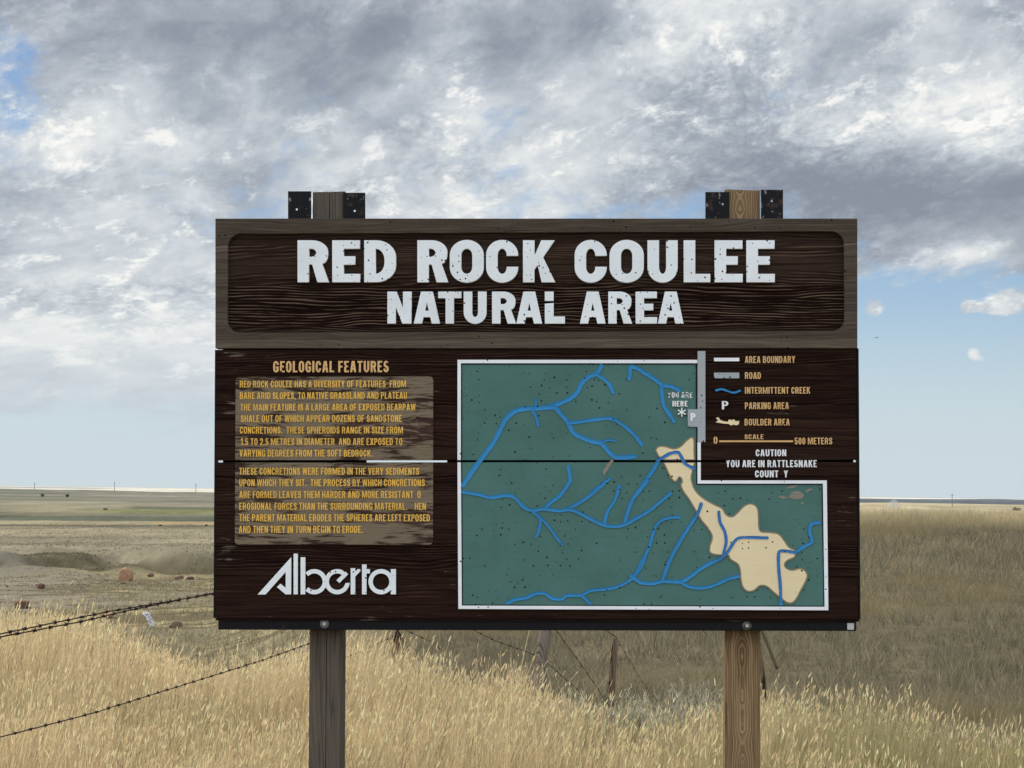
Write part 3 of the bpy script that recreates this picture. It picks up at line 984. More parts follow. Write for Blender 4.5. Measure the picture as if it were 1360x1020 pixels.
# lower lip and black rail
bm = bmesh.new()
add_box(bm, SX(287), SX(1140), Y_BD + .006, .036, SZ(825), SZ(822.6), .0012)
from_bm("lower_lip", bm, M_board, sign)
bm = bmesh.new()
add_box(bm, SX(290.5), SX(1136), Y_BD + .014, Y_BD + .022, SZ(837.5), SZ(825.2), .0015)
add_box(bm, SX(290.5), SX(1136), Y_BD + .0225, .036, SZ(837.5), SZ(836), .0005)
rail = from_bm("support_rail", bm, M_rail, sign)
for bx_, by_ in ((431, 828.5), (992, 831)):
    bm = bmesh.new()
    x, z = S(bx_, by_, Y_BD + .014)
    for r0, d0, d1 in ((.0165, 0.001, .004), (.0075, .004, .011)):
        sg = 24 if r0 > .01 else 6
        ra = [bm.verts.new((x + r0 * math.cos(k * 2 * math.pi / sg), Y_BD + .014 - d0, z + r0 * math.sin(k * 2 * math.pi / sg))) for k in range(sg)]
        rb = [bm.verts.new((x + .93 * r0 * math.cos(k * 2 * math.pi / sg), Y_BD + .014 - d1, z + .93 * r0 * math.sin(k * 2 * math.pi / sg))) for k in range(sg)]
        for k in range(sg):
            bm.faces.new((ra[k], ra[(k + 1) % sg], rb[(k + 1) % sg], rb[k]))
        fc = bm.faces.new(rb)
        if sg == 24:
            fc.material_index = 1
    bo = from_bm("bolt", bm, M_zinc, rail)
    bo.data.materials.append(M_zinc_dark)
m_, t_, bs = material("sticker_white")
t_.put(bs.inputs['Base Color'], t_.mix(t_.noise(t_.new('ShaderNodeTexCoord').outputs['Object'], 60, 3, .6), (.55, .55, .54), (.38, .38, .37)))
shape("sticker", [rp([(*S(1125.3, 836.3, Y_BD + .013), .002, .002), (*S(1125.3, 827.6, Y_BD + .013), .002, .002), (*S(1134.2, 827.6, Y_BD + .013), .002, .002), (*S(1134.2, 836.3, Y_BD + .013), .002, .002)])], Y_BD + .0125, .001, m_, rail)


# posts
def post(x0, x1, ztop, mat, crackx=None):
    bm = bmesh.new()
    n = 26
    D0, D1 = .060, .20
    prof_ = [(x0, D0 + .008), (x0 + .006, D0 + .001), (x0 + .012, D0)]
    if crackx is not None:
        prof_ += [(crackx - .0014, D0), (crackx, D0 + .010), (crackx + .0014, D0)]
    prof_ += [(x1 - .012, D0), (x1 - .006, D0 + .001), (x1, D0 + .008), (x1, D1 - .006), (x1 - .006, D1), (x0 + .006, D1), (x0, D1 - .006)]
    rings = []
    for i in range(n + 1):
        z = -.35 + (ztop + .35) * i / n
        rg = []
        for j, (x, y) in enumerate(prof_):
            jx = (mnoise.noise((x * 9, y * 9, z * 2.3)) * .0022)
            if crackx is not None and abs(x - crackx) < .003:
                jx += .006 * mnoise.noise((1.7, 2.2, z * 1.6))
            zz_ = z + (mnoise.noise((x * 40, y * 40, 3)) * .006 if i == n else 0)
            rg.append(bm.verts.new((x + jx + .0036 * (z - .3), y, zz_)))
        rings.append(rg)
    m = len(prof_)
    for i in range(n):
        for j in range(m):
            bm.faces.new((rings[i][j], rings[i][(j + 1) % m], rings[i + 1][(j + 1) % m], rings[i + 1][j]))
    bm.faces.new(rings[-1])
    return from_bm("post", bm, mat, sign)


p1 = post(lx0, lx1, S(433, 255, YP)[1], M_post_grey, S(433, 930, YP)[0])
p1["label"] = "grey weathered post with a long crack"
p2 = post(rx0, rx1, S(988, 252, YP)[1], M_post_brown)
p2["label"] = "brown post with oval grain"


# black steel brackets at the post tops, bolt holes open to the sky
def bracket(xa, xb, yt, hole, parent, side):
    yb = 330
    yl = .050
    hx, hz = S(hole[0], hole[1], yl)
    circ = [(hx + .0042 * math.cos(k * math.pi / 8), hz + .0042 * math.sin(k * math.pi / 8)) for k in range(16)]
    o = shape("steel_bracket", [[S(xa, yt, yl), S(xb, yt, yl), S(xb, yb, yl), S(xa, yb, yl)], circ], yl, .007, M_steel, parent)
    return o


bracket(382.5, 413.2, 254, (394, 278), sign, 1)
bracket(455.8, 485, 256, (471, 280), sign, -1)
bracket(936.8, 968.5, 255, (960, 271), sign, 1)
bracket(1010.6, 1040, 252, (1025, 267), sign, -1)

# ------------------------------------------------------------------ sign: left column of text
x_ = [S(312, 723), S(575.5, 500)]
rr = .014
panel = shape("text_panel", [rp([(x_[0][0], x_[0][1], rr, rr), (x_[0][0], x_[1][1], rr, rr), (x_[1][0], x_[1][1], rr, rr), (x_[1][0], SZ(614.5)), (x_[0][0] + .0, SZ(614.5))][:3] + [(x_[1][0], SZ(613.6)), (x_[0][0], SZ(613.6))])][:0] or
              [rp([(x_[0][0], SZ(610.9)), (x_[0][0], x_[1][1], rr, rr), (x_[1][0], x_[1][1], rr, rr), (x_[1][0], SZ(610.9))]),
               rp([(x_[0][0], x_[0][1], rr, rr), (x_[0][0], SZ(614.2)), (x_[1][0], SZ(614.2)), (x_[1][0], x_[0][1], rr, rr)])], Y_BD - .0045, .003, M_panel, sign)
shape("heading_lettering", text_line("GEOLOGICAL FEATURES", 363, 516.3, 479.4, 494.6, .185, .15), Y_BD - .006, .004, M_tan, sign)
LINES = [("RED ROCK COULEE HAS A DIVERSITY OF FEATURES  FROM", 318.8, 539.3, 505.4), ("BARE ARID SLOPES, TO NATIVE GRASSLAND AND PLATEAU", 318.8, 540.5, 520.8),
         ("THE MAIN FEATURE IS A LARGE AREA OF EXPOSED BEARPAW", 319.5, 552, 536.2), ("SHALE OUT OF WHICH APPEAR DOZENS OF SANDSTONE", 320, 533.8, 551.3),
         ("CONCRETIONS.  THESE SPHEROIDS RANGE IN SIZE FROM", 318.8, 535.3, 566.7), ("1.5 TO 2.5 METRES IN DIAMETER  AND ARE EXPOSED TO", 320, 534.5, 582.0),
         ("VARYING DEGREES FROM THE SOFT BEDROCK.", 318.3, 495, 597.3), ("THESE CONCRETIONS WERE FORMED IN THE VERY SEDIMENTS", 318, 556.8, 621.3),
         ("UPON WHICH THEY SIT.  THE PROCESS BY WHICH CONCRETIONS", 318, 564.3, 636.5), ("ARE FORMED LEAVES THEM HARDER AND MORE RESISTANT  O", 318, 558.8, 652.3),
         ("EROSIONAL FORCES THAN THE SURROUNDING MATERIAL.    HEN", 318, 565.8, 667.8), ("THE PARENT MATERIAL ERODES THE SPHERES ARE LEFT EXPOSED", 318, 571, 683.0),
         ("AND THEN THEY IN TURN BEGIN TO ERODE.", 317.5, 482, 698.5)]
cs = []
for txt, x0, x1, yt in LINES:
    cs += text_line(txt, x0, x1, yt, yt + 9.2, .160, .13)
shape("body_lettering", cs, Y_BD - .0062, .003, M_yellow, panel)


# provincial wordmark, geometric letters
def z4(X, Y_):
    return S(280 + X * .25, 640 + Y_ * .25)


def arc(cx, cy, r, a0, a1, n=28):
    return [(cx + r * math.cos(R(a0 + (a1 - a0) * k / n)), cy - r * math.sin(R(a0 + (a1 - a0) * k / n))) for k in range(n + 1)]


wm = [
    [(250, 598), (428, 400), (428, 597), (398, 597), (352, 558), (371, 541), (399, 563), (399, 478), (292, 598)],
    [(441, 381), (463, 381), (463, 597), (441, 597)],
    [(478, 400), (503, 400), (503, 597), (478, 597)],
    [(744, 458), (768, 458), (768, 476), (782, 462), (795, 464), (795, 474), (768, 503), (768, 597), (744, 597)],
    [(804, 438), (828, 438), (828, 463), (846, 463), (846, 486), (828, 486), (828, 597), (804, 597)],
    [(957, 463), (984, 463), (984, 597), (957, 597)],
]
bowl_b = arc(551, 530, 67, 135, -135) + arc(551, 530, 44, -138, 138)
bowl_e = arc(672, 530, 67, 38, 355) + arc(672, 530, 44, 350, 52)
bar_e = [(668, 522), (716, 476), (730, 491), (684, 537)]
bowl_a = [arc(905, 530, 67, 0, 358, 44), arc(905, 530, 44, 0, 358, 40)]
cv = lambda c: [z4(*p) for p in c]
lo = shape("wordmark_lettering", [cv(c) for c in wm], Y_BD - .008, .006, M_white, sign)
for cc, dy in (([cv(bowl_b)], .0005), ([cv(bowl_e)], .001), ([cv(bar_e)], .0013), ([cv(c) for c in bowl_a], .0007)):
    o = shape("wordmark_lettering", cc, Y_BD - .008 + dy, .005, M_white, sign)
    bm = bmesh.new()
    bm.from_mesh(lo.data)
    bm.from_mesh(o.data)
    bm.to_mesh(lo.data)
    bm.free()
    me_ = o.data
    bpy.data.objects.remove(o)
    bpy.data.meshes.remove(me_)

# ------------------------------------------------------------------ sign: map
YM = Y_BD - .004
green_up = poly([(610.5, 481), (925.2, 481), (925.2, 587), (928.4, 587), (928.4, 611.0), (609.9, 611.0)])
green_lo = poly([(609.9, 614.0), (928.4, 614.0), (928.4, 641), (1095.0, 641), (1097, 807.4), (611.0, 807)])
gmap = shape("map_panel", [green_up, green_lo], YM, .003, M_green, sign)
shape("boundary_line", [
    poly([(607.8, 478), (926, 478), (926, 482.5), (612.3, 482.5), (612.2, 611.0), (607.7, 611.0)]),
    poly([(607.7, 614.0), (612.2, 614.0), (613.5, 804.2), (1095, 805.8), (1092.6, 642.3), (926.3, 642.3), (926.3, 614.0), (930.6, 614.0), (930.6, 638), (1097.8, 638), (1099.9, 810.4), (608.9, 808.6)]),
    poly([(926.3, 587.4), (930.6, 587.4), (930.6, 611.0), (926.3, 611.0)])], YM - .006, .0065, M_white_line, gmap)
shape("inner_line", [
    poly([(612.5, 482.7), (925.3, 482.7), (925.3, 543), (923.9, 543), (923.9, 484.3), (614.0, 484.3), (613.9, 611.0), (612.4, 611.0)]),
    poly([(612.4, 614.0), (613.9, 614.0), (615.0, 802.8), (1093.6, 804.4), (1091.0, 644), (924.5, 644), (924.5, 614.0), (926.0, 614.0), (926.0, 642.5), (1092.4, 642.5), (1094.9, 805.7), (613.6, 804.1)]),
    poly([(924.4, 567.5), (926.0, 567.5), (926.0, 611.0), (924.4, 611.0)])], YM - .001, .0015, M_black, gmap)
shape("road_marking", [poly([(926.4, 466.4), (936.7, 466.4), (936.7, 587.2), (926.4, 587.2), (926.4, 566.9), (913.3, 566.9), (913.3, 543.7), (926.4, 543.7)])], YM - .0075, .008, M_grey, gmap)

z5 = lambda X, Y_: (600 + .196078 * X, 450 + .196078 * Y_)
z6 = lambda X, Y_: (840 + .227941 * X, 450 + .227941 * Y_)
z7 = lambda X, Y_: (600 + .205859 * X, 640 + .205859 * Y_)
z8 = lambda X, Y_: (840 + .227941 * X, 640 + .227941 * Y_)


def smooth(pts, n=7):
    """Catmull-Rom through the points."""
    P = [Vector(p) for p in pts]
    P = [P[0] * 2 - P[1]] + P + [P[-1] * 2 - P[-2]]
    res = []
    for i in range(1, len(P) - 2):
        for k in range(n):
            s = k / n
            a, b_, c, d = P[i - 1:i + 3]
            res.append(.5 * ((2 * b_) + (c - a) * s + (2 * a - 5 * b_ + 4 * c - d) * s * s + (3 * b_ - a - 3 * c + d) * s ** 3))
    res.append(P[-2])
    return res


def creek(bm, pts, wpx, y, cvt, thick=.0022, closed_ends=True):
    """A painted, slightly raised creek line as a ribbon with rounded section."""
    pp = smooth([cvt(*p) for p in pts])
    L_, n = [], len(pp)
    for i, p in enumerate(pp):
        d = (pp[min(i + 1, n - 1)] - pp[max(i - 1, 0)])
        d = d / max(d.length, 1e-6)
        nn = Vector((-d.y, d.x))
        e = 1.0
        wq = wpx * .44 * e * (1 + .22 * mnoise.noise((p.x * .11, p.y * .11, 1.0)) + .14 * mnoise.noise((p.x * .5, p.y * .5, 4.0)))
        row = []
        for off, dep in ((-1.04, .0006), (-1, -thick), (-.5, -.0004), (.5, -.0004), (1, -thick), (1.04, .0006)):
            x, z = S(p.x + nn.x * wq * off, p.y + nn.y * wq * off)
            row.append(bm.verts.new((x, y + dep, z)))
        L_.append(row)
    for i in range(n - 1):
        for k in range(5):
            bm.faces.new((L_[i][k], L_[i + 1][k], L_[i + 1][k + 1], L_[i][k + 1]))
    for end, sgn in ((0, -1), (n - 1, 1)):
        # round cap
        p = pp[end]
        d = (pp[min(end + 1, n - 1)] - pp[max(end - 1, 0)]).normalized() * sgn
        nn = Vector((-d.y, d.x))
        ctr = bm.verts.new((S(p.x, p.y)[0], y - .0003, S(p.x, p.y)[1]))
        rim = []
        for k in range(9):
            a = math.pi * k / 8 - math.pi / 2
            q = p + (d * math.cos(a) + nn * math.sin(a)) * (wpx * .44)
            x, z = S(q.x, q.y)
            rim.append(bm.verts.new((x, y - thick * .7, z)))
        for k in range(8):
            bm.faces.new((ctr, rim[k], rim[k + 1]))


bm = bmesh.new()
CR = [
    ([(78, 990), (150, 880), (210, 800), (290, 690), (330, 610), (365, 545), (420, 495), (480, 475), (560, 470), (640, 465), (720, 440), (800, 405), (850, 360), (880, 300), (930, 255), (980, 235), (1012, 185)], 7.0, z5),
    ([(975, 238), (1030, 272), (1070, 312), (1093, 362)], 5.4, z5),
    ([(540, 478), (568, 520), (586, 588)], 4.0, z5), ([(560, 470), (572, 430), (560, 410)], 3, z5),
    ([(630, 465), (700, 468), (740, 510), (775, 550), (800, 592), (830, 640), (890, 672), (960, 697), (1012, 707), (1060, 760), (1105, 798), (1160, 803), (1240, 796)], 6.6, z5),
    ([(790, 568), (880, 560), (980, 545), (1080, 540), (1140, 570), (1200, 615), (1250, 665), (1288, 718)], 5.4, z5),
    ([(1010, 702), (1060, 685), (1106, 690)], 3.4, z5),
    ([(1200, 272), (1208, 230), (1214, 190), (1270, 207), (1330, 245)], 5.8, z5),
    ([(55, 190), (130, 235), (172, 268), (220, 276), (272, 298)], 6.0, z6), ([(168, 265), (173, 330), (185, 390), (210, 430), (243, 482)], 5.6, z6),
    ([(752, -100), (765, -20), (752, 10), (700, 85), (640, 130), (602, 168)], 5.4, z7),
    ([(1070, 945), (985, 1010), (950, 1040), (900, 1080), (830, 1110), (790, 1120)][:3] + [(950, 1045)], 4.6, z5),
    ([(985, 10), (920, 65), (840, 122), (755, 172)], 5.0, z7), ([(1082, 25), (1050, 120), (1005, 190), (985, 268)], 4.8, z7),
    ([(150, 712), (120, 762), (85, 815), (40, 880)], 6.0, z6), ([(1263, -10), (1210, 55), (1165, 115), (1138, 185), (1112, 272)], 5.8, z7),
    ([(222, 65), (150, 125), (80, 180), (0, 218)], 5.0, z8), ([(1263, 190), (1180, 242), (1100, 280), (1020, 285), (960, 270), (880, 230), (800, 190), (750, 178), (690, 185), (600, 175), (510, 182), (460, 157), (400, 97), (340, 87), (250, 100), (180, 82), (75, 65)], 5.0, z7),
    ([(520, 190), (570, 240), (562, 310), (545, 350)], 4.4, z7), ([(545, 205), (620, 280), (670, 350), (712, 402)], 3.8, z7),
    ([(357, 782), (410, 757), (480, 747), (540, 720), (600, 720), (650, 750), (710, 755), (745, 732), (830, 730), (900, 700), (1000, 690), (1080, 670), (1165, 620), (1225, 540), (1260, 445)], 4.6, z7),
    ([(838, 733), (868, 758), (895, 784)], 4.4, z7),
    ([(5, 555), (50, 470), (100, 370), (122, 290), (150, 238), (200, 212), (272, 204)], 4.4, z8),
    ([(-10, 545), (50, 585), (120, 590), (180, 578), (280, 580), (330, 555), (420, 490), (510, 448)], 5.6, z8),
    ([(275, 582), (340, 612), (420, 615), (490, 595), (550, 567), (622, 548)], 4.8, z8), ([(172, 575), (230, 430), (310, 290), (372, 198)], 5.2, z8),
    ([(945, 412), (1000, 375), (1045, 347), (1032, 290), (1042, 245), (1088, 236)], 4.8, z8), ([(865, 712), (864, 690), (863, 672)], 4.6, z8),
]
for i, (pts, wd, cvt) in enumerate(CR):
    bm = bmesh.new()
    creek(bm, pts, wd, YM - .0006 - .00006 * i, cvt)
    from_bm("creek_line", bm, M_blue, gmap)

# cream boulder area in two pieces either side of the board joint
def outline(pts, cvt):
    return [tuple(v) for v in smooth([cvt(*p) for p in pts + pts[:1]], 5)][:-1]


up_l = [(135, 650), (150, 630), (190, 628), (240, 642), (280, 628), (312, 596), (342, 576), (357, 590), (358, 650), (360, 706)]
up_pts = [tuple(v) for v in smooth([z6(*p) for p in up_l], 5)] + [z6(178, 706), (z6(150, 680))]
lo_l = [(360, 720), (352, 760), (342, 800), (345, 834)]
right8 = [(345, 2), (365, 50), (410, 95), (470, 130), (520, 155), (545, 192), (580, 204), (610, 182), (650, 142), (690, 128), (725, 150), (733, 200), (735, 260), (748, 290), (800, 295), (850, 305), (885, 345), (910, 380), (950, 405), (942, 438), (905, 455),
          (885, 478), (895, 503), (930, 515), (980, 505), (1010, 525), (1015, 560), (980, 630), (945, 692), (910, 705), (870, 682), (820, 640), (780, 607), (740, 605), (710, 630), (675, 637), (645, 615), (632, 570), (628, 520), (615, 480), (570, 450), (556, 425), (500, 425), (455, 413),
          (450, 380), (465, 320), (440, 270), (400, 220), (365, 160), (330, 100), (300, 60), (282, 20)]
lo_px = [z6(*p) for p in lo_l] + [z8(*p) for p in right8[1:]] + [z6(290, 833), z6(284, 812), z6(270, 806), z6(250, 832), z6(225, 810), z6(200, 760), z6(183, 720)]
lo_pts = [tuple(v) for v in smooth(lo_px, 4)]


def grow(pts, d):
    P = [Vector(p) for p in pts]
    area = sum(P[i - 1].x * P[i].y - P[i].x * P[i - 1].y for i in range(len(P)))
    s = 1 if area > 0 else -1
    res = []
    for i, p in enumerate(P):
        tq = P[(i + 1) % len(P)] - P[i - 1]
        tq = tq / max(tq.length, 1e-6)
        res.append((p.x + s * tq.y * d, p.y - s * tq.x * d))
    return res


cut = lambda ps, a: [(x, min(y, 611.0)) if a else (x, max(y, 614.0)) for x, y in ps]
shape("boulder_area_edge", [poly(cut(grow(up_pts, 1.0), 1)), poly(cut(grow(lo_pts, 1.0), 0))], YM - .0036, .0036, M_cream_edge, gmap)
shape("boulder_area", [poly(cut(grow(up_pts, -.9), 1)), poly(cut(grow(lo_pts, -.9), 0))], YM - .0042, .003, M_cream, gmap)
m_dk = paint("blue_creek_on_cream", (.045, .18, .44), pocks=.12, var=.12)
bm = bmesh.new()
for i, (pts, wd, cvt) in enumerate([
    ([(148, 706), (180, 690), (220, 668), (265, 662), (285, 690), (308, 728), (358, 756)], 4.6, z6),
    ([(372, 198), (388, 165), (400, 128)], 5.0, z8), ([(530, 415), (545, 352), (537, 290), (510, 235), (502, 175)], 4.4, z8),
    ([(505, 450), (550, 412), (590, 352), (620, 327), (680, 323), (785, 326)], 4.4, z8),
    ([(863, 678), (860, 600), (851, 500), (850, 430), (858, 404), (900, 403), (950, 413)], 4.6, z8)]):
    bm = bmesh.new()
    creek(bm, pts, wd, YM - .0046 - .0001 * i, cvt)
    from_bm("creek_line", bm, m_dk, gmap)
# paint lost from the map: bare weathered wood patches
m_bare = wood("bare_weathered_patch", (.20, .185, .15), (.36, .335, .275), .2, pitch=0, contrast=1.4)
for pg in [poly([z8(*p) for p in [(905, 92), (930, 60), (965, 52), (1000, 70), (992, 96), (955, 102)]]),
           poly([z8(*p) for p in [(840, 88), (872, 80), (908, 92), (880, 100)]]),
           poly([z8(*p) for p in [(888, 40), (915, 24), (965, 18), (940, 36)]]),
           poly([z8(*p) for p in [(1000, 55), (1030, 38), (1055, 40), (1020, 62)]]),
           poly([z8(*p) for p in [(975, 122), (1000, 118), (992, 132)]]),
           poly([z5(*p) for p in [(1050, 850), (1088, 812), (1096, 828), (1062, 880), (1030, 925), (1022, 900)]])]:
    shape("bare_patch", [pg], YM - .0012, .0012, m_bare, gmap)

# writing on the map
shape("map_lettering", text_line("YOU ARE", 886.5, 919.5, 520.8, 528.6, .2, .16) , YM - .0040, .002, M_white_faded, gmap)
ast = []
c0 = z6(287, 428)
for k in range(6):
    a = math.pi / 6 + k * math.pi / 3
    d_ = Vector((math.cos(a), math.sin(a)))
    n_ = Vector((-d_.y, d_.x))
    ast.append(d_)
star = []
for k in range(6):
    a = math.pi / 6 + k * math.pi / 3
    d_ = Vector((math.cos(a), math.sin(a)))
    n_ = Vector((-d_.y, d_.x))
    for off in (-.75, .75):
        q = d_ * 6.0 + n_ * off
        star.append(S(c0[0] + q.x, c0[1] + q.y))
    b2 = a + math.pi / 6
    star.append(S(c0[0] + math.cos(b2) * 1.6, c0[1] + math.sin(b2) * 1.6))
shape("map_lettering", text_line("HERE", 893, 913, 532.6, 540, .2, .16) + [star] + text_line("P", 917, 923.6, 548.8, 559.5, .2, .16), YM - .0095, .0095, M_white_worn, gmap)

# ------------------------------------------------------------------ sign: legend
YL = Y_BD - .0062
LG = [("AREA BOUNDARY", 655, 947, 101, 141), ("ROAD", 655, 748, 195, 234), ("INTERMITTENT CREEK", 655, 1035, 281, 320), ("PARKING AREA", 655, 910, 370, 410), ("BOULDER AREA", 653, 915, 466, 505),
      ("SCALE", 653, 763, 557, 585), ("0", 472, 495, 571, 611), ("500 METERS", 945, 1163, 576, 615)]
cs = []
for txt, xa, xb, ya, yb in LG:
    (ax, ay), (bx2, by2) = z6(xa, ya), z6(xb, yb)
    shape("legend_lettering", text_line(txt, ax, bx2, ay, by2, .17, .14), YL, .005, M_tan, upper)
shape("scale_bar", [poly([z6(505, 592), z6(935, 592), z6(935, 602), z6(505, 602)])], YL, .005, M_tan, upper)
cs = []
for txt, xa, xb, ya, yb in (("CAUTION", 718, 895, 645, 684),):
    (ax, ay), (bx2, by2) = z6(xa, ya), z6(xb, yb)
    cs += text_line(txt, ax, bx2, ay, by2, .18, .15)
shape("caution_lettering", cs, YL, .005, M_white_worn, upper)
(ax, ay), (bx2, by2) = z6(521, 363), z6(558, 411)
cs = text_line("P", ax, bx2, ay, by2, .17, .15)
shape("legend_symbol", cs, YL, .005, M_white_worn, upper)
(ax, ay), (bx2, by2) = z6(545, 707), z6(1073, 748)
shape("caution_lettering", text_line("YOU ARE IN RATTLESNAKE", ax, bx2, ay, by2, .18, .15), Y_BD - .0062, .005, M_white_worn, lower)
(ax, ay), (bx2, by2) = z6(714, 767), z6(905, 807)
l2 = text_line("COUNT Y", ax, bx2, ay, by2, .18, .15, space=.60)
for ch_ in (l2[:-1], l2[-1:]):
    shape("caution_lettering", ch_, Y_BD - .0062, .005, M_white_worn, lower)
shape("legend_symbol", [poly([z6(475, 111), z6(622, 111), z6(622, 131), z6(475, 131)])], YL, .005, M_white_line, upper)
shape("legend_symbol", [poly([z6(475, 197), z6(622, 197), z6(622, 230), z6(475, 230)])], YL, .005, M_grey, upper)
bm = bmesh.new()
creek(bm, [(487, 300), (520, 293), (555, 304), (590, 313), (626, 302)], 3.2, YL, z6)
from_bm("legend_symbol", bm, M_blue, upper)
bsym = [(485, 462), (500, 456), (510, 472), (530, 480), (555, 484), (562, 470), (580, 474), (590, 468), (600, 480), (622, 478), (620, 498), (605, 504), (585, 500), (575, 506), (560, 496), (530, 494), (505, 490), (484, 486), (500, 474)]
shape("legend_symbol", [poly([z6(*p) for p in bsym])], YL, .005, M_cream, upper)

# ------------------------------------------------------------------ vegetation: shared blade builder
def grass_material(name, trans=0.35, rough=.7):
    m_ = bpy.data.materials.new(name)
    m_.use_nodes = True
    t_ = NT(m_.node_tree)
    t_.n.clear()
    o_ = t_.new('ShaderNodeOutputMaterial')
    a_ = t_.new('ShaderNodeAttribute', attribute_name='tint').outputs['Color']
    d_ = t_.new('ShaderNodeBsdfDiffuse')
    tr = t_.new('ShaderNodeBsdfTranslucent')
    t_.put(d_.inputs[0], a_)
    t_.put(tr.inputs[0], a_)
    mx_ = t_.new('ShaderNodeMixShader')
    mx_.inputs[0].default_value = trans
    t_.l.new(d_.outputs[0], mx_.inputs[1])
    t_.l.new(tr.outputs[0], mx_.inputs[2])
    t_.l.new(mx_.outputs[0], o_.inputs[0])
    return m_


class Blades:
    """Collects ribbons and seed heads for one vegetation mesh, all with numpy."""

    def __init__(self):
        self.v, self.f, self.c, self.n = [], [], [], 0

    def ribbons(self, base, tip, side, width, col, seg=3, bow=None, taper=1.0):
        """base, tip (N,3); side (N,3) unit; width (N,); col (N,3); bow (N,3) sideways bow of the mid part."""
        N = len(base)
        rows = []
        for i in range(seg + 1):
            s = i / seg
            p = base * (1 - s) + tip * s
            if bow is not None:
                p = p + bow * (4 * s * (1 - s) * .5 + 0)
            wd = width * (1 - taper * s ** 1.5 * .92)
            rows.append(p - side * wd[:, None] * .5)
            rows.append(p + side * wd[:, None] * .5)
        V = np.stack(rows, 1)                       # N, 2(seg+1), 3
        K = 2 * (seg + 1)
        f = np.array([[2 * i, 2 * i + 1, 2 * i + 3, 2 * i + 2] for i in range(seg)])
        F_ = (np.arange(N)[:, None, None] * K + f[None]).reshape(-1, 4) + self.n
        self.v.append(V.reshape(-1, 3))
        self.f.append(F_)
        self.c.append(np.repeat(col, K, 0))
        self.n += N * K

    def heads(self, base, dirn, length, width, col):
        """Bristly spikes: two crossed spindles."""
        N = len(base)
        up = np.array([0, 0, 1.0])
        a = np.cross(dirn, up + rng.normal(0, .3, (N, 3)))
        a /= np.linalg.norm(a, axis=1)[:, None] + 1e-9
        b_ = np.cross(dirn, a)
        prof_ = [(0, .25), (.22, 1.0), (.65, .8), (1.0, .06)]
        for sd_ in (a, b_):
            rows = []
            for s, k in prof_:
                p = base + dirn * (length * s)[:, None]
                j = sd_ * (width * k * .5)[:, None]
                rows += [p - j, p + j]
            V = np.stack(rows, 1)
            K = 8
            f = np.array([[2 * i, 2 * i + 1, 2 * i + 3, 2 * i + 2] for i in range(3)])
            self.f.append((np.arange(N)[:, None, None] * K + f[None]).reshape(-1, 4) + self.n)
            self.v.append(V.reshape(-1, 3))
            self.c.append(np.repeat(col, K, 0))
            self.n += N * K

    def build(self, name, mat, parent=None, origin=None):
        v = np.concatenate(self.v)
        if origin is not None:
            v = v - np.array(origin)
        f = np.concatenate(self.f).astype(np.int32)
        c = np.concatenate(self.c)
        me = bpy.data.meshes.new(name)
        me.vertices.add(len(v))
        me.vertices.foreach_set('co', v.ravel())
        me.loops.add(f.size)
        me.loops.foreach_set('vertex_index', f.ravel())
        me.polygons.add(len(f))
        me.polygons.foreach_set('loop_start', np.arange(0, f.size, 4, dtype=np.int32))
        me.update(calc_edges=True)
        ca = me.color_attributes.new('tint', 'FLOAT_COLOR', 'POINT')
        ca.data.foreach_set('color', np.concatenate([np.clip(c, 0, 1), np.ones((len(c), 1))], 1).ravel())
        return mesh_obj(name, me, mat, parent)


def scatter(n, px0, px1, y0, y1, power=2.0):
    """Random ground points with even density over the wedge seen between two compass lines."""
    Y = (y0 ** power + rng.random(n) * (y1 ** power - y0 ** power)) ** (1 / power)
    px = px0 + rng.random(n) * (px1 - px0)
    return (px - 680) / F * Y, Y, px


def sides(n):
    a = rng.random(n) * math.pi
    return np.stack([np.cos(a), np.sin(a) * .5, np.zeros(n)], 1)


def tinted(n, c, var=.18, hue=.015):
    k = 1 + rng.normal(0, var, (n, 1))
    return np.clip(np.array(c) * k * (1 + rng.normal(0, hue, (n, 3))), .01, .9)


M_grass = grass_material("dry_grass", .38)
M_short = grass_material("short_dry_grass", .25)
M_sage = grass_material("sage_leaf", .2)


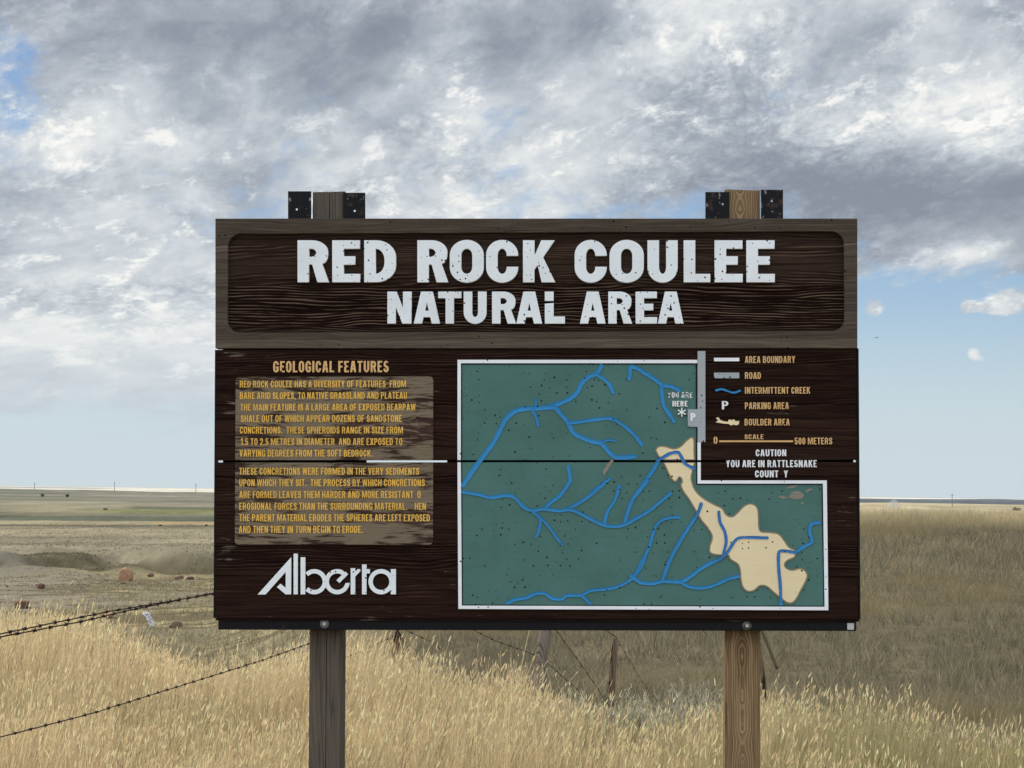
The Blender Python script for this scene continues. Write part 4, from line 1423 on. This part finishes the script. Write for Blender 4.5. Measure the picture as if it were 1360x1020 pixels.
def tall_grass():
    B = Blades()
    lean = np.array([.10, .0])
    # flowering stems
    X, Y, px = scatter(260000, -330, 1690, 9.45, 27)
    cr = crest(px) * (1 + rng.normal(0, .05, len(X)))
    dn = fbm(X / 1.1, Y / 1.1, 3)
    keep = (Y < cr) & (rng.random(len(X)) < .40 + 2.0 * dn) & (rng.random(len(X)) < np.clip(1.25 - (Y - 9) * .022, .5, 1))
    X, Y, px, dn = X[keep], Y[keep], px[keep], dn[keep]
    n = len(X)
    Z = height(X, Y)
    hn = fbm(X / 2.2 + 30, Y / 2.2, 3)
    H = np.clip(.50 + .36 * hn + rng.normal(0, .06, n), .2, .80)
    H = H * (1 + .02 * ss(px, 960, 1100)) * (.97 + .55 * fbm(X / .55 + 7, Y / .55, 2))
    H = H * (1 + .22 * ss(px, 380, 470) * (1 - ss(px, 660, 800)) * 1.0 + .2 * (1 - ss(px, 60, 200)))
    H = H * (1 - .25 * ss(Y / crest(px), .8, 1.05))
    base = np.stack([X, Y, Z - .02], 1)
    ld = np.stack([lean[0] * 1.2 + rng.normal(0, .13, n), rng.normal(0, .15, n), np.ones(n)], 1)
    tip = base + ld * H[:, None]
    bow = np.stack([-ld[:, 0] * H * .35, np.zeros(n), np.zeros(n)], 1)
    patch = fbm(X / 3.0 + 80, Y / 3.0, 3)
    straw = tinted(n, (.62, .492, .292), .26)
    olive = tinted(n, (.34, .31, .155), .16)
    g = np.clip(ss(patch, .02, .2) * .8, 0, 1)[:, None]
    col = straw * (1 - g) + olive * g
    B.ribbons(base, tip, sides(n), rng.uniform(.0026, .0046, n), col, 3, bow, .45)
    # bent and broken stems lying across the rest
    k = rng.choice(n, 2600, replace=False)
    ang = rng.random(len(k)) * 2 * math.pi
    out_ = np.stack([np.cos(ang), np.sin(ang) * .5, rng.normal(-.1, .35, len(k))], 1)
    kb = base[k] + ld[k] * (H[k] * rng.uniform(.4, .85, len(k)))[:, None]
    B.ribbons(kb, kb + out_ * rng.uniform(.12, .38, len(k))[:, None], sides(len(k)), rng.uniform(.003, .005, len(k)), tinted(len(k), (.66, .56, .36), .2), 2, None, .4)
    # dark dead weeds among the grass
    for _ in range(55):
        cx, cy, cp = (a[0] for a in scatter(1, -200, 1560, 9.8, 19))
        m_ = 50
        bb = np.stack([cx + rng.normal(0, .09, m_), cy + rng.normal(0, .09, m_), np.zeros(m_)], 1)
        bb[:, 2] = height(bb[:, 0], bb[:, 1])
        hh = rng.uniform(.15, .46, m_)
        tt_ = bb + np.stack([rng.normal(0, .3, m_), rng.normal(0, .3, m_), np.ones(m_)], 1) * hh[:, None]
        B.ribbons(bb, tt_, sides(m_), rng.uniform(.003, .007, m_), tinted(m_, (.13, .095, .06) if cp % 2 < 1.2 else (.20, .20, .12), .25), 2)
    hd = rng.random(n) < .46
    m = hd.sum()
    dirn = ld[hd] + np.stack([rng.normal(.10, .22, m), rng.normal(0, .2, m), np.zeros(m)], 1)
    dirn /= np.linalg.norm(dirn, axis=1)[:, None]
    hc = tinted(m, (.82, .675, .425), .19, .012)
    B.heads(tip[hd] - dirn * .01, dirn, rng.uniform(.022, .052, m), rng.uniform(.0042, .0085, m), hc)
    # leaf blades below
    X, Y, px = scatter(240000, -330, 1690, 9.4, 27)
    keep = (Y < crest(px) * 1.05 * (1 + rng.normal(0, .05, len(X)))) & (rng.random(len(X)) < .62 + 1.1 * fbm(X / .8 + 50, Y / .8, 3))
    X, Y, px = X[keep], Y[keep], px[keep]
    n = len(X)
    Z = height(X, Y)
    H = np.clip(rng.normal(.27, .10, n) + .25 * fbm(X / 2.2 + 30, Y / 2.2, 3), .06, .55)
    base = np.stack([X, Y, Z - .02], 1)
    ld = np.stack([.05 + rng.normal(0, .26, n), rng.normal(0, .26, n), np.ones(n)], 1)
    tip = base + ld * H[:, None]
    bow = np.stack([-ld[:, 0] * H * .5, -ld[:, 1] * H * .5, H * .06], 1)
    patch = fbm(X / 3.0 + 80, Y / 3.0, 3)
    g = np.clip(ss(patch, -.02, .2), 0, 1)[:, None]
    col = tinted(n, (.40, .315, .17), .26) * (1 - g) + tinted(n, (.27, .25, .115), .24) * g
    B.ribbons(base, tip, sides(n), rng.uniform(.0022, .005, n), col, 2, bow)
    o = B.build("tall_grass", M_grass)
    o["kind"] = "stuff"
    o["label"] = "tall straw-coloured seeding grass round the sign posts"


tall_grass()


def short_grass():
    B = Blades()
    # the slope beyond the sign, right and centre
    X, Y, px = scatter(150000, 520, 1760, 13, 98, 1.45)
    keep = (Y > crest(px) * .97) & (rng.random(len(X)) < .74 + 1.3 * fbm(X / 1.1, Y / 1.9, 3))
    Xa, Ya, pa = X[keep], Y[keep], px[keep]
    # the left slope down to the clay
    X, Y, px = scatter(42000, -330, 520, 17, 330, 1.05)
    clay = ss(fbm(X / 22.0 + 40, Y / 45.0, 4) + .0022 * (105 - px), -.02, .12) * ss(Y, 30, 60)
    keep = (Y > crest(px) * .97) & (rng.random(len(X)) < .95 - .9 * clay)
    Xb, Yb, pb = X[keep], Y[keep], px[keep]
    X, Y, px = np.concatenate([Xa, Xb]), np.concatenate([Ya, Yb]), np.concatenate([pa, pb])
    Z = height(X, Y)
    tn = fbm(X / 4.0 + 12, Y / 6.0, 4)
    clump = fbm(X / .55 + 3, Y / .9 + 8, 3)
    yel = ss(fbm(X / 7.0 + 90, Y / 5.0, 3), .04, .2)[:, None]
    topm = (ss(Y, 66, 78) * ss(px, 560, 800))[:, None]
    for rep in range(4):
        n = len(X)
        H = np.clip(rng.normal(.16, .05, n) * (1 + 1.0 * tn) * (.45 + 3.0 * np.clip(clump + .22, 0, .6)), .03, .42) * (1 + .5 * topm[:, 0])
        bx = X + rng.normal(0, .035, n)
        by = Y + rng.normal(0, .035, n)
        base = np.stack([bx, by, Z - .03], 1)
        ld = np.stack([.05 + rng.normal(0, .42, n), rng.normal(0, .4, n), np.ones(n)], 1)
        tip = base + ld * H[:, None]
        c0_ = tinted(n, (.195, .165, .108), .26)  # grey-olive also stands in for the tufts' self-shadow
        c1_ = tinted(n, (.34, .285, .175), .22)
        c2_ = tinted(n, (.165, .155, .11), .25)
        pick = rng.random((n, 1))
        col = np.where(pick < .26 + tn[:, None] + 1.2 * clump[:, None], c1_, np.where(pick > .70, c2_, c0_))
        col = col * (1 - yel * .7) + tinted(n, (.29, .235, .13), .2) * yel * .7
        col = col * (1 - topm) + tinted(n, (.50, .42, .26), .18) * topm
        B.ribbons(base, tip, sides(n), rng.uniform(.005, .011, n) * (1 + Y / 90), col, 2)
    # scrub and bunch grass on the gully bank and the prairie beyond
    for n0, y0, y1, sz_, ca, cb in ((8000, 230, 418, .20, (.17, .148, .09), (.33, .28, .18)), (9000, 405, 455, .24, (.105, .095, .06), (.22, .19, .122)), (15000, 450, 960, .30, (.20, .178, .12), (.38, .33, .23))):
        X, Y, px = scatter(n0, -200, 470, y0, y1, 1.2)
        keep = rng.random(len(X)) < .5 + 1.8 * fbm(X / 16.0, Y / 30.0, 3)
        X, Y = X[keep], Y[keep]
        Z = height(X, Y)
        for r_ in range(3):
            n = len(X)
            H = rng.uniform(.5, 1.3, n) * sz_
            base = np.stack([X + rng.normal(0, .3, n), Y + rng.normal(0, .3, n), Z - .05], 1)
            tip = base + np.stack([rng.normal(0, .5, n), rng.normal(0, .5, n), np.ones(n)], 1) * H[:, None]
            col = np.where(rng.random((n, 1)) < .55, tinted(n, ca, .2), tinted(n, cb, .2))
            B.ribbons(base, tip, sides(n), H * rng.uniform(.5, 1.1, n), col, 2)
    o = B.build("short_grass", M_short)
    o["kind"] = "stuff"
    o["label"] = "short grey-brown bunch grass covering the slope behind the sign"


short_grass()


# ------------------------------------------------------------------ sagebrush and other plants
def sage(px, ytop, Y, wid, label, n=260):
    top = at(px, ytop, Y)
    gz = float(height(top.x, Y))
    H0 = max(top.z - gz, .25)
    B = Blades()
    base = np.zeros((n, 3))
    r = np.sqrt(rng.random(n)) * .35
    a = rng.random(n) * 2 * math.pi
    base[:, 0] = np.cos(a) * r * wid
    base[:, 1] = np.sin(a) * r * wid
    H = H0 * rng.uniform(.55, 1.0, n) * (1 - .35 * (r / .35) ** 2)
    tip = base + np.stack([np.cos(a) * r * wid * 1.2 + rng.normal(0, .03, n), np.sin(a) * r * wid * 1.2 + rng.normal(0, .03, n), H], 1)
    B.ribbons(base, tip, sides(n), np.full(n, .005), tinted(n, (.20, .185, .14), .15), 2)
    stem_b = B.build("stem", M_sage)
    L = Blades()
    k = 26
    idx = np.repeat(np.arange(n), k)
    s = rng.uniform(.3, 1.0, len(idx))[:, None]
    p = base[idx] * (1 - s) + tip[idx] * s
    d_ = np.stack([rng.normal(0, .5, len(idx)), rng.normal(0, .5, len(idx)), rng.uniform(.5, 1.3, len(idx))], 1)
    q = p + d_ * rng.uniform(.018, .036, len(idx))[:, None]
    L.ribbons(p, q, sides(len(idx)), rng.uniform(.006, .010, len(idx)), tinted(len(idx), (.45, .425, .31), .16, .015), 2, taper=.7)
    root = empty("sagebrush", (top.x, Y, gz))
    tag(root, label, "shrub", "silver sagebrush in the grass behind the sign")
    leaf = L.build("foliage", M_sage, root)
    stem_b.parent = root
    return root


sage(765, 912, 15.2, .26, "low pale sagebrush under the map's lower edge, left of the short leaning fence post")
sage(842, 912, 14.6, .24, "pale upright sagebrush just right of the short leaning fence post")
sage(922, 900, 14.2, .38, "biggest silver sagebrush, close to the brown sign post", 340)
sage(1052, 925, 15.5, .28, "dull sagebrush half hidden in grass right of the brown sign post", 120)

# ------------------------------------------------------------------ barbed wire fence
m_rust, t_, bs = material("rusty_wire")
t_.put(bs.inputs['Base Color'], (.028, .019, .016, 1))
bs.inputs['Roughness'].default_value = .7
M_fpost = wood("weathered_fence_post", (.11, .072, .046), (.36, .265, .19), .4, pitch=0, vertical=True, contrast=1.4, crack=.9)
M_fpost_g = wood("grey_fence_post", (.125, .10, .078), (.34, .285, .225), .4, pitch=0, vertical=True, contrast=1.4, crack=.7)
M_fpost_o = wood("bleached_fence_post", (.10, .08, .05), (.21, .175, .12), .4, pitch=0, vertical=True, contrast=1.2)
fence = empty("barbed_wire_fence", (at(527, 838, 18).x, 18, float(height(at(527, 838, 18).x, 18))))
tag(fence, "old sagging barbed wire fence with leaning wooden posts behind the sign", "fence")
f0 = Vector(fence.location)


def fpost(top, bot, r0, r1, mat, rough=.012, label=None):
    bm = bmesh.new()
    n = 12
    pts, rad = [], []
    for i in range(n + 1):
        s = i / n
        p = Vector(bot) * (1 - s) + Vector(top) * s - f0
        p.x += mnoise.noise((s * 3, r0 * 90, 1)) * rough
        pts.append(p)
        rad.append((r1 * (1 - s) + r0 * s) * (1 + .12 * mnoise.noise((s * 6, 2, r0 * 50))))
    tube(bm, pts, rad, 10)
    for v in bm.verts:
        v.co += Vector((mnoise.noise(v.co * 14), mnoise.noise(v.co * 14 + Vector((5, 0, 0))), 0)) * rough * .7
    o = from_bm("fence_post", bm, mat, fence, True)
    if label:
        o["label"] = label
    return o


def down(px, py, Y):
    p = at(px, py, Y)
    return Vector((p.x, Y, float(height(p.x, Y)) - .15))


# corner post, broken and dark, then the leaning ones
fpost(at(529, 790, 18), Vector((at(527, 900, 18).x, 18, float(height(at(527, 900, 18).x, 18)) - .1)), .05, .058, M_fpost, .03, "dark splintered corner post")
g = down(702, 900, 20)
fpost(at(727, 808, 20.5), g, .050, .054, M_fpost_g, .008, "grey leaning post")
g = down(803.5, 930, 24)
fpost(at(816.5, 847.5, 24), g, .034, .036, M_fpost, .010, "short brown leaning post")
fpost(at(1001, 812, 26), Vector(at(1030, 876, 26)) + Vector((.02, 0, -.1)), .018, .018, M_fpost_o, .006, "thin fallen post")
fpost(at(1006, 845, 22), Vector(at(1018, 912, 22)) + Vector((.02, 0, -.3)), .020, .022, M_fpost, .006, "thin leaning post close to the sign post")


def wire(pts, spacing, rad=.0030, sag=.0, barb=.013):
    """Twisted strand with barbs through 3-D points."""
    P = [Vector(p) for p in pts]
    path = []
    for a, b_ in zip(P[:-1], P[1:]):
        L = (b_ - a).length
        n = max(2, int(L / .12))
        for k in range(n):
            s = k / n
            q = a.lerp(b_, s)
            q.z -= sag * 4 * s * (1 - s)
            path.append(q)
    path.append(P[-1])
    bm = bmesh.new()
    path = [q - f0 + Vector((0, 0, .002 * mnoise.noise((i * .7, 0, 0)))) for i, q in enumerate(path)]
    tube(bm, path, rad, 5)
    acc = spacing * .5
    for a, b_ in zip(path[:-1], path[1:]):
        d = b_ - a
        L = d.length
        pos = acc
        while pos < L:
            c = a + d * (pos / L)
            t1 = d.normalized()
            # two wrapped coils and four points
            tube(bm, [c - t1 * .007, c + t1 * .007], rad * 2.2, 6)
            for k in range(4):
                an = k * math.pi / 2 + random.uniform(0, 1.2)
                s1 = t1.cross(Vector((0, 0, 1))).normalized()
                s2 = t1.cross(s1)
                dv = s1 * math.cos(an) + s2 * math.sin(an) + t1 * random.uniform(-.3, .3)
                tube(bm, [c, c + dv * barb], [rad * .9, rad * .35], 4)
            pos += spacing * random.uniform(.93, 1.07)
        acc = pos - L
    return from_bm("barbed_wire", bm, m_rust, fence, True)


c18 = at(527, 800, 18)
wire([at(-230, 884, 7.6), at(0, 842, 9.0), at(145, 812, 10.6), at(285, 788.5, 12.8), at(400, 770, 15.2), at(526, 748, 18)], .205)
wire([at(-230, 893, 7.6), at(0, 846, 9.0), at(110, 825, 10.1), at(165, 812, 10.9), at(285, 787, 12.8), at(400, 768, 15.2), at(528, 752, 18)], .215)
wire([at(-230, 1044, 7.6), at(0, 979, 9.0), at(120, 948, 10.2), at(255, 906, 12.1), at(345, 878, 13.5), at(410, 855, 14.7), at(526, 811, 18)], .185, .0026, 0, .011)
wire([at(430, 884, 16), at(478, 866, 16.6), at(516, 848, 17.4), at(527, 842, 18)], .19, .0024, 0, .011)
wire([at(527, 832, 18), at(541, 838, 18.2), at(572, 852, 18.6), at(590, 866, 18.8)], .20, .0024, 0, .011)
wire([at(527, 800, 18), at(590, 819, 18.6), at(627, 836, 19), at(660, 852, 19.4), at(706, 868, 20.2), at(724, 878, 20.6), at(757, 907, 21.5), at(775, 924, 22)], .20, .0026, 0, .011)
wire([at(724, 813, 20.4), at(738, 836, 20.6), at(765, 873, 21.2), at(795, 916, 22), at(806, 934, 22.3)], .22, .0028, 0, .011)
wire([at(727, 795, 20.5), at(806, 838, 23), at(818, 846, 24), at(847, 896, 23), at(862, 918, 22.4), at(884, 944, 22)], .22, .0028, 0, .011)

# ------------------------------------------------------------------ boulders
def rock_mat(name, c0, c1, c2):
    m_, t_, bs = material(name)
    co_ = t_.new('ShaderNodeTexCoord').outputs['Object']
    n = t_.noise(co_, 1.6, 7, .65)
    n2 = t_.noise(co_, 7.0, 5, .6)
    c = t_.mix(t_.sstep(n, .35, .65), c0, c1)
    c = t_.mix(t_.sstep(n2, .56, .70, 0, .7), c, c2)
    t_.put(bs.inputs['Base Color'], c)
    bs.inputs['Roughness'].default_value = .95
    bp = t_.new('ShaderNodeBump')
    bp.inputs['Distance'].default_value = .08
    t_.put(bp.inputs['Height'], n2)
    t_.l.new(bp.outputs[0], bs.inputs['Normal'])
    return m_


M_rock = rock_mat("orange_sandstone", (.40, .23, .135), (.30, .175, .11), (.36, .28, .20))
M_rock2 = rock_mat("dark_red_sandstone", (.15, .075, .05), (.10, .055, .04), (.24, .19, .15))
M_rock3 = rock_mat("brown_sandstone", (.22, .15, .10), (.15, .105, .08), (.27, .22, .17))


def boulder(px, pyb, wpx, hpx, mat, label, sd_, group="red concretion boulders in the coulee", y0=26):
    g = hit(px, pyb, y0)
    k = g.y / F
    W_, H_ = wpx * k, hpx * k
    bm = bmesh.new()
    bmesh.ops.create_icosphere(bm, subdivisions=4, radius=1.0)
    rr_ = random.Random(sd_)
    cuts = [(Vector((rr_.gauss(0, 1), rr_.gauss(0, 1), rr_.gauss(0, .7))).normalized(), rr_.uniform(.66, .86)) for _ in range(9)]
    for v in bm.verts:
        d = v.co.normalized()
        n = mnoise.fractal(d * 1.6 + Vector((sd_ * 3.1, 0, 0)), 1.0, 2.0, 5)
        c = mnoise.noise(d * 3.3 + Vector((0, sd_ * 2.7, 0)))
        v.co = d * (1 + .10 * n - .08 * abs(c))
        for cn, cd in cuts:
            e = v.co.dot(cn) - cd
            if e > 0:
                v.co -= cn * e * .85
        v.co.x *= W_ / 2
        v.co.y *= W_ / 2
        v.co.z = v.co.z * H_ * .6 + H_ * .38
    o = from_bm("boulder", bm, mat, None, True)
    o.location = g
    tag(o, label, "boulder", group)
    return o


boulder(167, 772, 21, 19, M_rock, "big round orange sandstone boulder below the gully bank", 1, y0=150)
boulder(54.5, 782, 11, 7.5, M_rock2, "small dark red boulder on the bare grey clay, left of the big round one", 2, y0=60)
boulder(30, 808, 24, 11, M_rock2, "wide dark red rock just behind the tall grass near the left picture edge", 3)
boulder(200, 766, 9, 5.5, M_rock3, "small brown boulder beside the big round orange one", 4, y0=150)
boulder(238, 769, 15, 6, M_rock3, "low wide brown rock, left one of the two close to the sign edge", 5, y0=150)
boulder(253, 770, 12, 4.5, M_rock2, "low dark rock nearest the sign edge on the gully floor", 6, y0=150)
boulder(164, 776, 9, 3, M_rock2, "small flat red slab at the foot of the big round boulder", 8, y0=150)
boulder(146, 821, 17, 8, M_rock, "orange stone seen just behind the double barbed wire", 7)
boulder(233, 834, 18, 10, M_rock3, "rounded brown stone in the grass right of the white plastic scrap", 9)

# crumpled white plastic scrap in the grass
gp = hit(199, 838, 19)
gp.z = max(gp.z, at(199, 832, gp.y).z)
kk = gp.y / F
bm = bmesh.new()
nx, ny = 14, 18
vv = {}
for i in range(nx):
    for j in range(ny):
        s, q = i / (nx - 1) - .5, j / (ny - 1)
        p = Vector((s * (7 + 5 * mnoise.noise((q * 4, 0, 2))) * kk + (1 - q) * 9 * kk - 5 * kk, s * 5 * kk, q * 19 * kk))
        p += Vector((mnoise.noise((s * 5, q * 6, 1)), mnoise.noise((s * 5, q * 6, 8)) * 2, mnoise.noise((s * 6, q * 5, 4)))) * 2.6 * kk
        vv[i, j] = bm.verts.new(p)
for i in range(nx - 1):
    for j in range(ny - 1):
        bm.faces.new((vv[i, j], vv[i + 1, j], vv[i + 1, j + 1], vv[i, j + 1]))
m_, t_, bs = material("white_plastic")
t_.put(bs.inputs['Base Color'], t_.mix(t_.noise(t_.new('ShaderNodeTexCoord').outputs['Object'], 30, 4, .6), (.80, .80, .82), (.58, .58, .60)))
bs.inputs['Roughness'].default_value = .4
sc_o = from_bm("plastic_scrap", bm, m_, None, True)
md = sc_o.modifiers.new("thickness", 'SOLIDIFY')
md.thickness = .003
sc_o.location = gp
tag(sc_o, "crumpled white plastic scrap caught in the grass left of the sign", "litter")

# ------------------------------------------------------------------ far away: trees, bushes, poles
M_leaf = grass_material("far_foliage", .2)
m_trunk, t_, bs = material("far_trunk")
t_.put(bs.inputs['Base Color'], (.06, .05, .04, 1))


def far_tree(name, px, pyb, wpx, hpx, label, trunk=True, group=None):
    g = hit(px, pyb, 500)
    k = g.y / F
    root = empty(name, g)
    tag(root, label, "tree" if trunk else "bush", group)
    W_, H_ = wpx * k, hpx * k
    B = Blades()
    n = 420
    d = rng.normal(0, 1, (n, 3))
    d /= np.linalg.norm(d, axis=1)[:, None]
    r = rng.random(n) ** .45
    lob = 1 + .3 * np.sin(d[:, 0] * 5 + px) * np.cos(d[:, 2] * 4)
    c = d * (r * lob)[:, None] * np.array([W_ / 2, W_ / 2, H_ * (.36 if trunk else .5)]) + np.array([0, 0, H_ * (.62 if trunk else .42)])
    q = c + rng.normal(0, 1, (n, 3)) * W_ * .07
    B.ribbons(c, q, sides(n), np.full(n, W_ * .11), tinted(n, (.055, .07, .045), .25), 1, taper=.5)
    if trunk:
        B.build("crown", M_leaf, root)
        bm = bmesh.new()
        tube(bm, [(0, 0, -.3), (W_ * .02, 0, H_ * .3), (0, 0, H_ * .6)], [W_ * .06, W_ * .045, W_ * .02], 7)
        from_bm("trunk", bm, m_trunk, root)
    else:
        B.build("foliage", M_leaf, root)


far_tree("tree", 56.5, 661, 5.5, 5.5, "lone round dark tree on the far field, left one of a pair", True, "lone trees far off")
far_tree("tree", 89.5, 661.5, 5.5, 5.5, "lone round dark tree on the far field, right one of a pair", True, "lone trees far off")
far_tree("bush", 140, 677, 6, 2, "low dark bush patch on the distant green field", False, "far bushes")
far_tree("bush", 213, 698.6, 5, 1.8, "small dark bush on the thin dark field line, midway along it", False, "far bushes")
far_tree("bush", 274, 698.4, 4, 1.8, "small dark bush on the thin dark field line beside the sign", False, "far bushes")
far_tree("bush", 1350, 678.5, 12, 4, "grey bush on the hill crest at the right picture edge", False, "far bushes")

m_pole, t_, bs = material("pole_wood")
t_.put(bs.inputs['Base Color'], (.10, .09, .085, 1))


def pole(px, yt, Y, label, r=.30):
    x = (px - 680) / F * Y
    gz = float(height(x, Y))
    zt = at(px, yt, Y).z
    root = empty("utility_pole", (x, Y, gz))
    tag(root, label, "utility pole", "power poles on the horizon")
    bm = bmesh.new()
    H_ = zt - gz
    tube(bm, [(0, 0, -.5), (0, 0, H_)], [r, r * .8], 8)
    from_bm("shaft", bm, m_pole, root)
    bm = bmesh.new()
    add_box(bm, -1.6, 1.6, -.15 - r, .0 - r, H_ * .86, H_ * .86 + .3)
    from_bm("crossarm", bm, m_pole, root)
    for s in (-1.4, 1.4, 0):
        bm = bmesh.new()
        tube(bm, [(s, -.08 - r, H_ * .86 + .3), (s, -.08 - r, H_ * .86 + .75)], [.12, .08], 6)
        from_bm("insulator", bm, m_pole, root)


pole(46.5, 641, 4300, "thin power pole on the horizon above the pair of far trees", .5)
pole(152.5, 639.5, 4300, "thin power pole on the horizon between two others, left of the sign", .5)
pole(260.5, 642, 4300, "thin power pole on the horizon nearest the sign's left edge", .5)
pole(1264, 655.5, 2600, "single power pole standing in the pale field right of the sign", .32)

# dust thrown up on the far road
g = at(1187, 669.5, 1900)
bm = bmesh.new()
bmesh.ops.create_icosphere(bm, subdivisions=3, radius=1.0)
for v in bm.verts:
    d = v.co.copy()
    v.co = Vector((d.x * 4.2 * (1.1 - .5 * d.z), d.y * 4, d.z * 4.2)) * (1 + .22 * mnoise.noise(d * 2))
m_dust = bpy.data.materials.new("dust")
m_dust.use_nodes = True
t_ = NT(m_dust.node_tree)
t_.n.clear()
o_ = t_.new('ShaderNodeOutputMaterial')
pv = t_.new('ShaderNodeVolumePrincipled')
pv.inputs['Color'].default_value = (.9, .9, .9, 1)
pv.inputs['Density'].default_value = .10
t_.l.new(pv.outputs[0], o_.inputs['Volume'])
du = from_bm("dust", bm, m_dust, None, True)
du.location = g
du["kind"] = "stuff"
du["label"] = "small pale plume of road dust on the far field"

# ------------------------------------------------------------------ bird
bp_ = at(1164.5, 448.5, 150)
bird = empty("bird", bp_)
tag(bird, "tiny dark bird flying in the blue sky right of the sign", "bird")
m_bird, t_, bs = material("dark_plumage")
t_.put(bs.inputs['Base Color'], (.03, .03, .035, 1))
bm = bmesh.new()
tube(bm, [(-.02, .11, .012), (-.01, .05, .0), (0, 0, 0), (0, -.06, .012), (0, -.10, .03), (0, -.125, .03), (0, -.15, .028)], [.004, .022, .034, .028, .018, .016, .002], 8)
for s in (-1, 1):
    rows = []
    for k, (x, y, z_, c) in enumerate(((.02, -.02, .015, .07), (.08, -.05, .03, .065), (.14, -.01, .02, .04), (.18, .05, .0, .004))):
        rows.append((bm.verts.new((s * x, y - c * .4, z_)), bm.verts.new((s * x, y + c * .6, z_ - .004)), bm.verts.new((s * x, y, z_ + .008))))
    for a, b_ in zip(rows[:-1], rows[1:]):
        bm.faces.new((a[0], b_[0], b_[2], a[2]))
        bm.faces.new((a[2], b_[2], b_[1], a[1]))
        bm.faces.new((a[0], a[1], b_[1], b_[0]))
from_bm("body", bm, m_bird, bird, True)

# ------------------------------------------------------------------ haze
HAZE = 1.6e-5
bm = bmesh.new()
add_box(bm, -56000, 56000, -100, 21500, -760, 760)
m_h = bpy.data.materials.new("haze")
m_h.use_nodes = True
t_ = NT(m_h.node_tree)
t_.n.clear()
o_ = t_.new('ShaderNodeOutputMaterial')
pv = t_.new('ShaderNodeVolumePrincipled')
pv.inputs['Color'].default_value = (.80, .87, .93, 1)
pv.inputs['Density'].default_value = HAZE
pv.inputs['Anisotropy'].default_value = 0.0
t_.l.new(pv.outputs[0], o_.inputs['Volume'])
hz = from_bm("haze", bm, m_h)
hz["kind"] = "stuff"
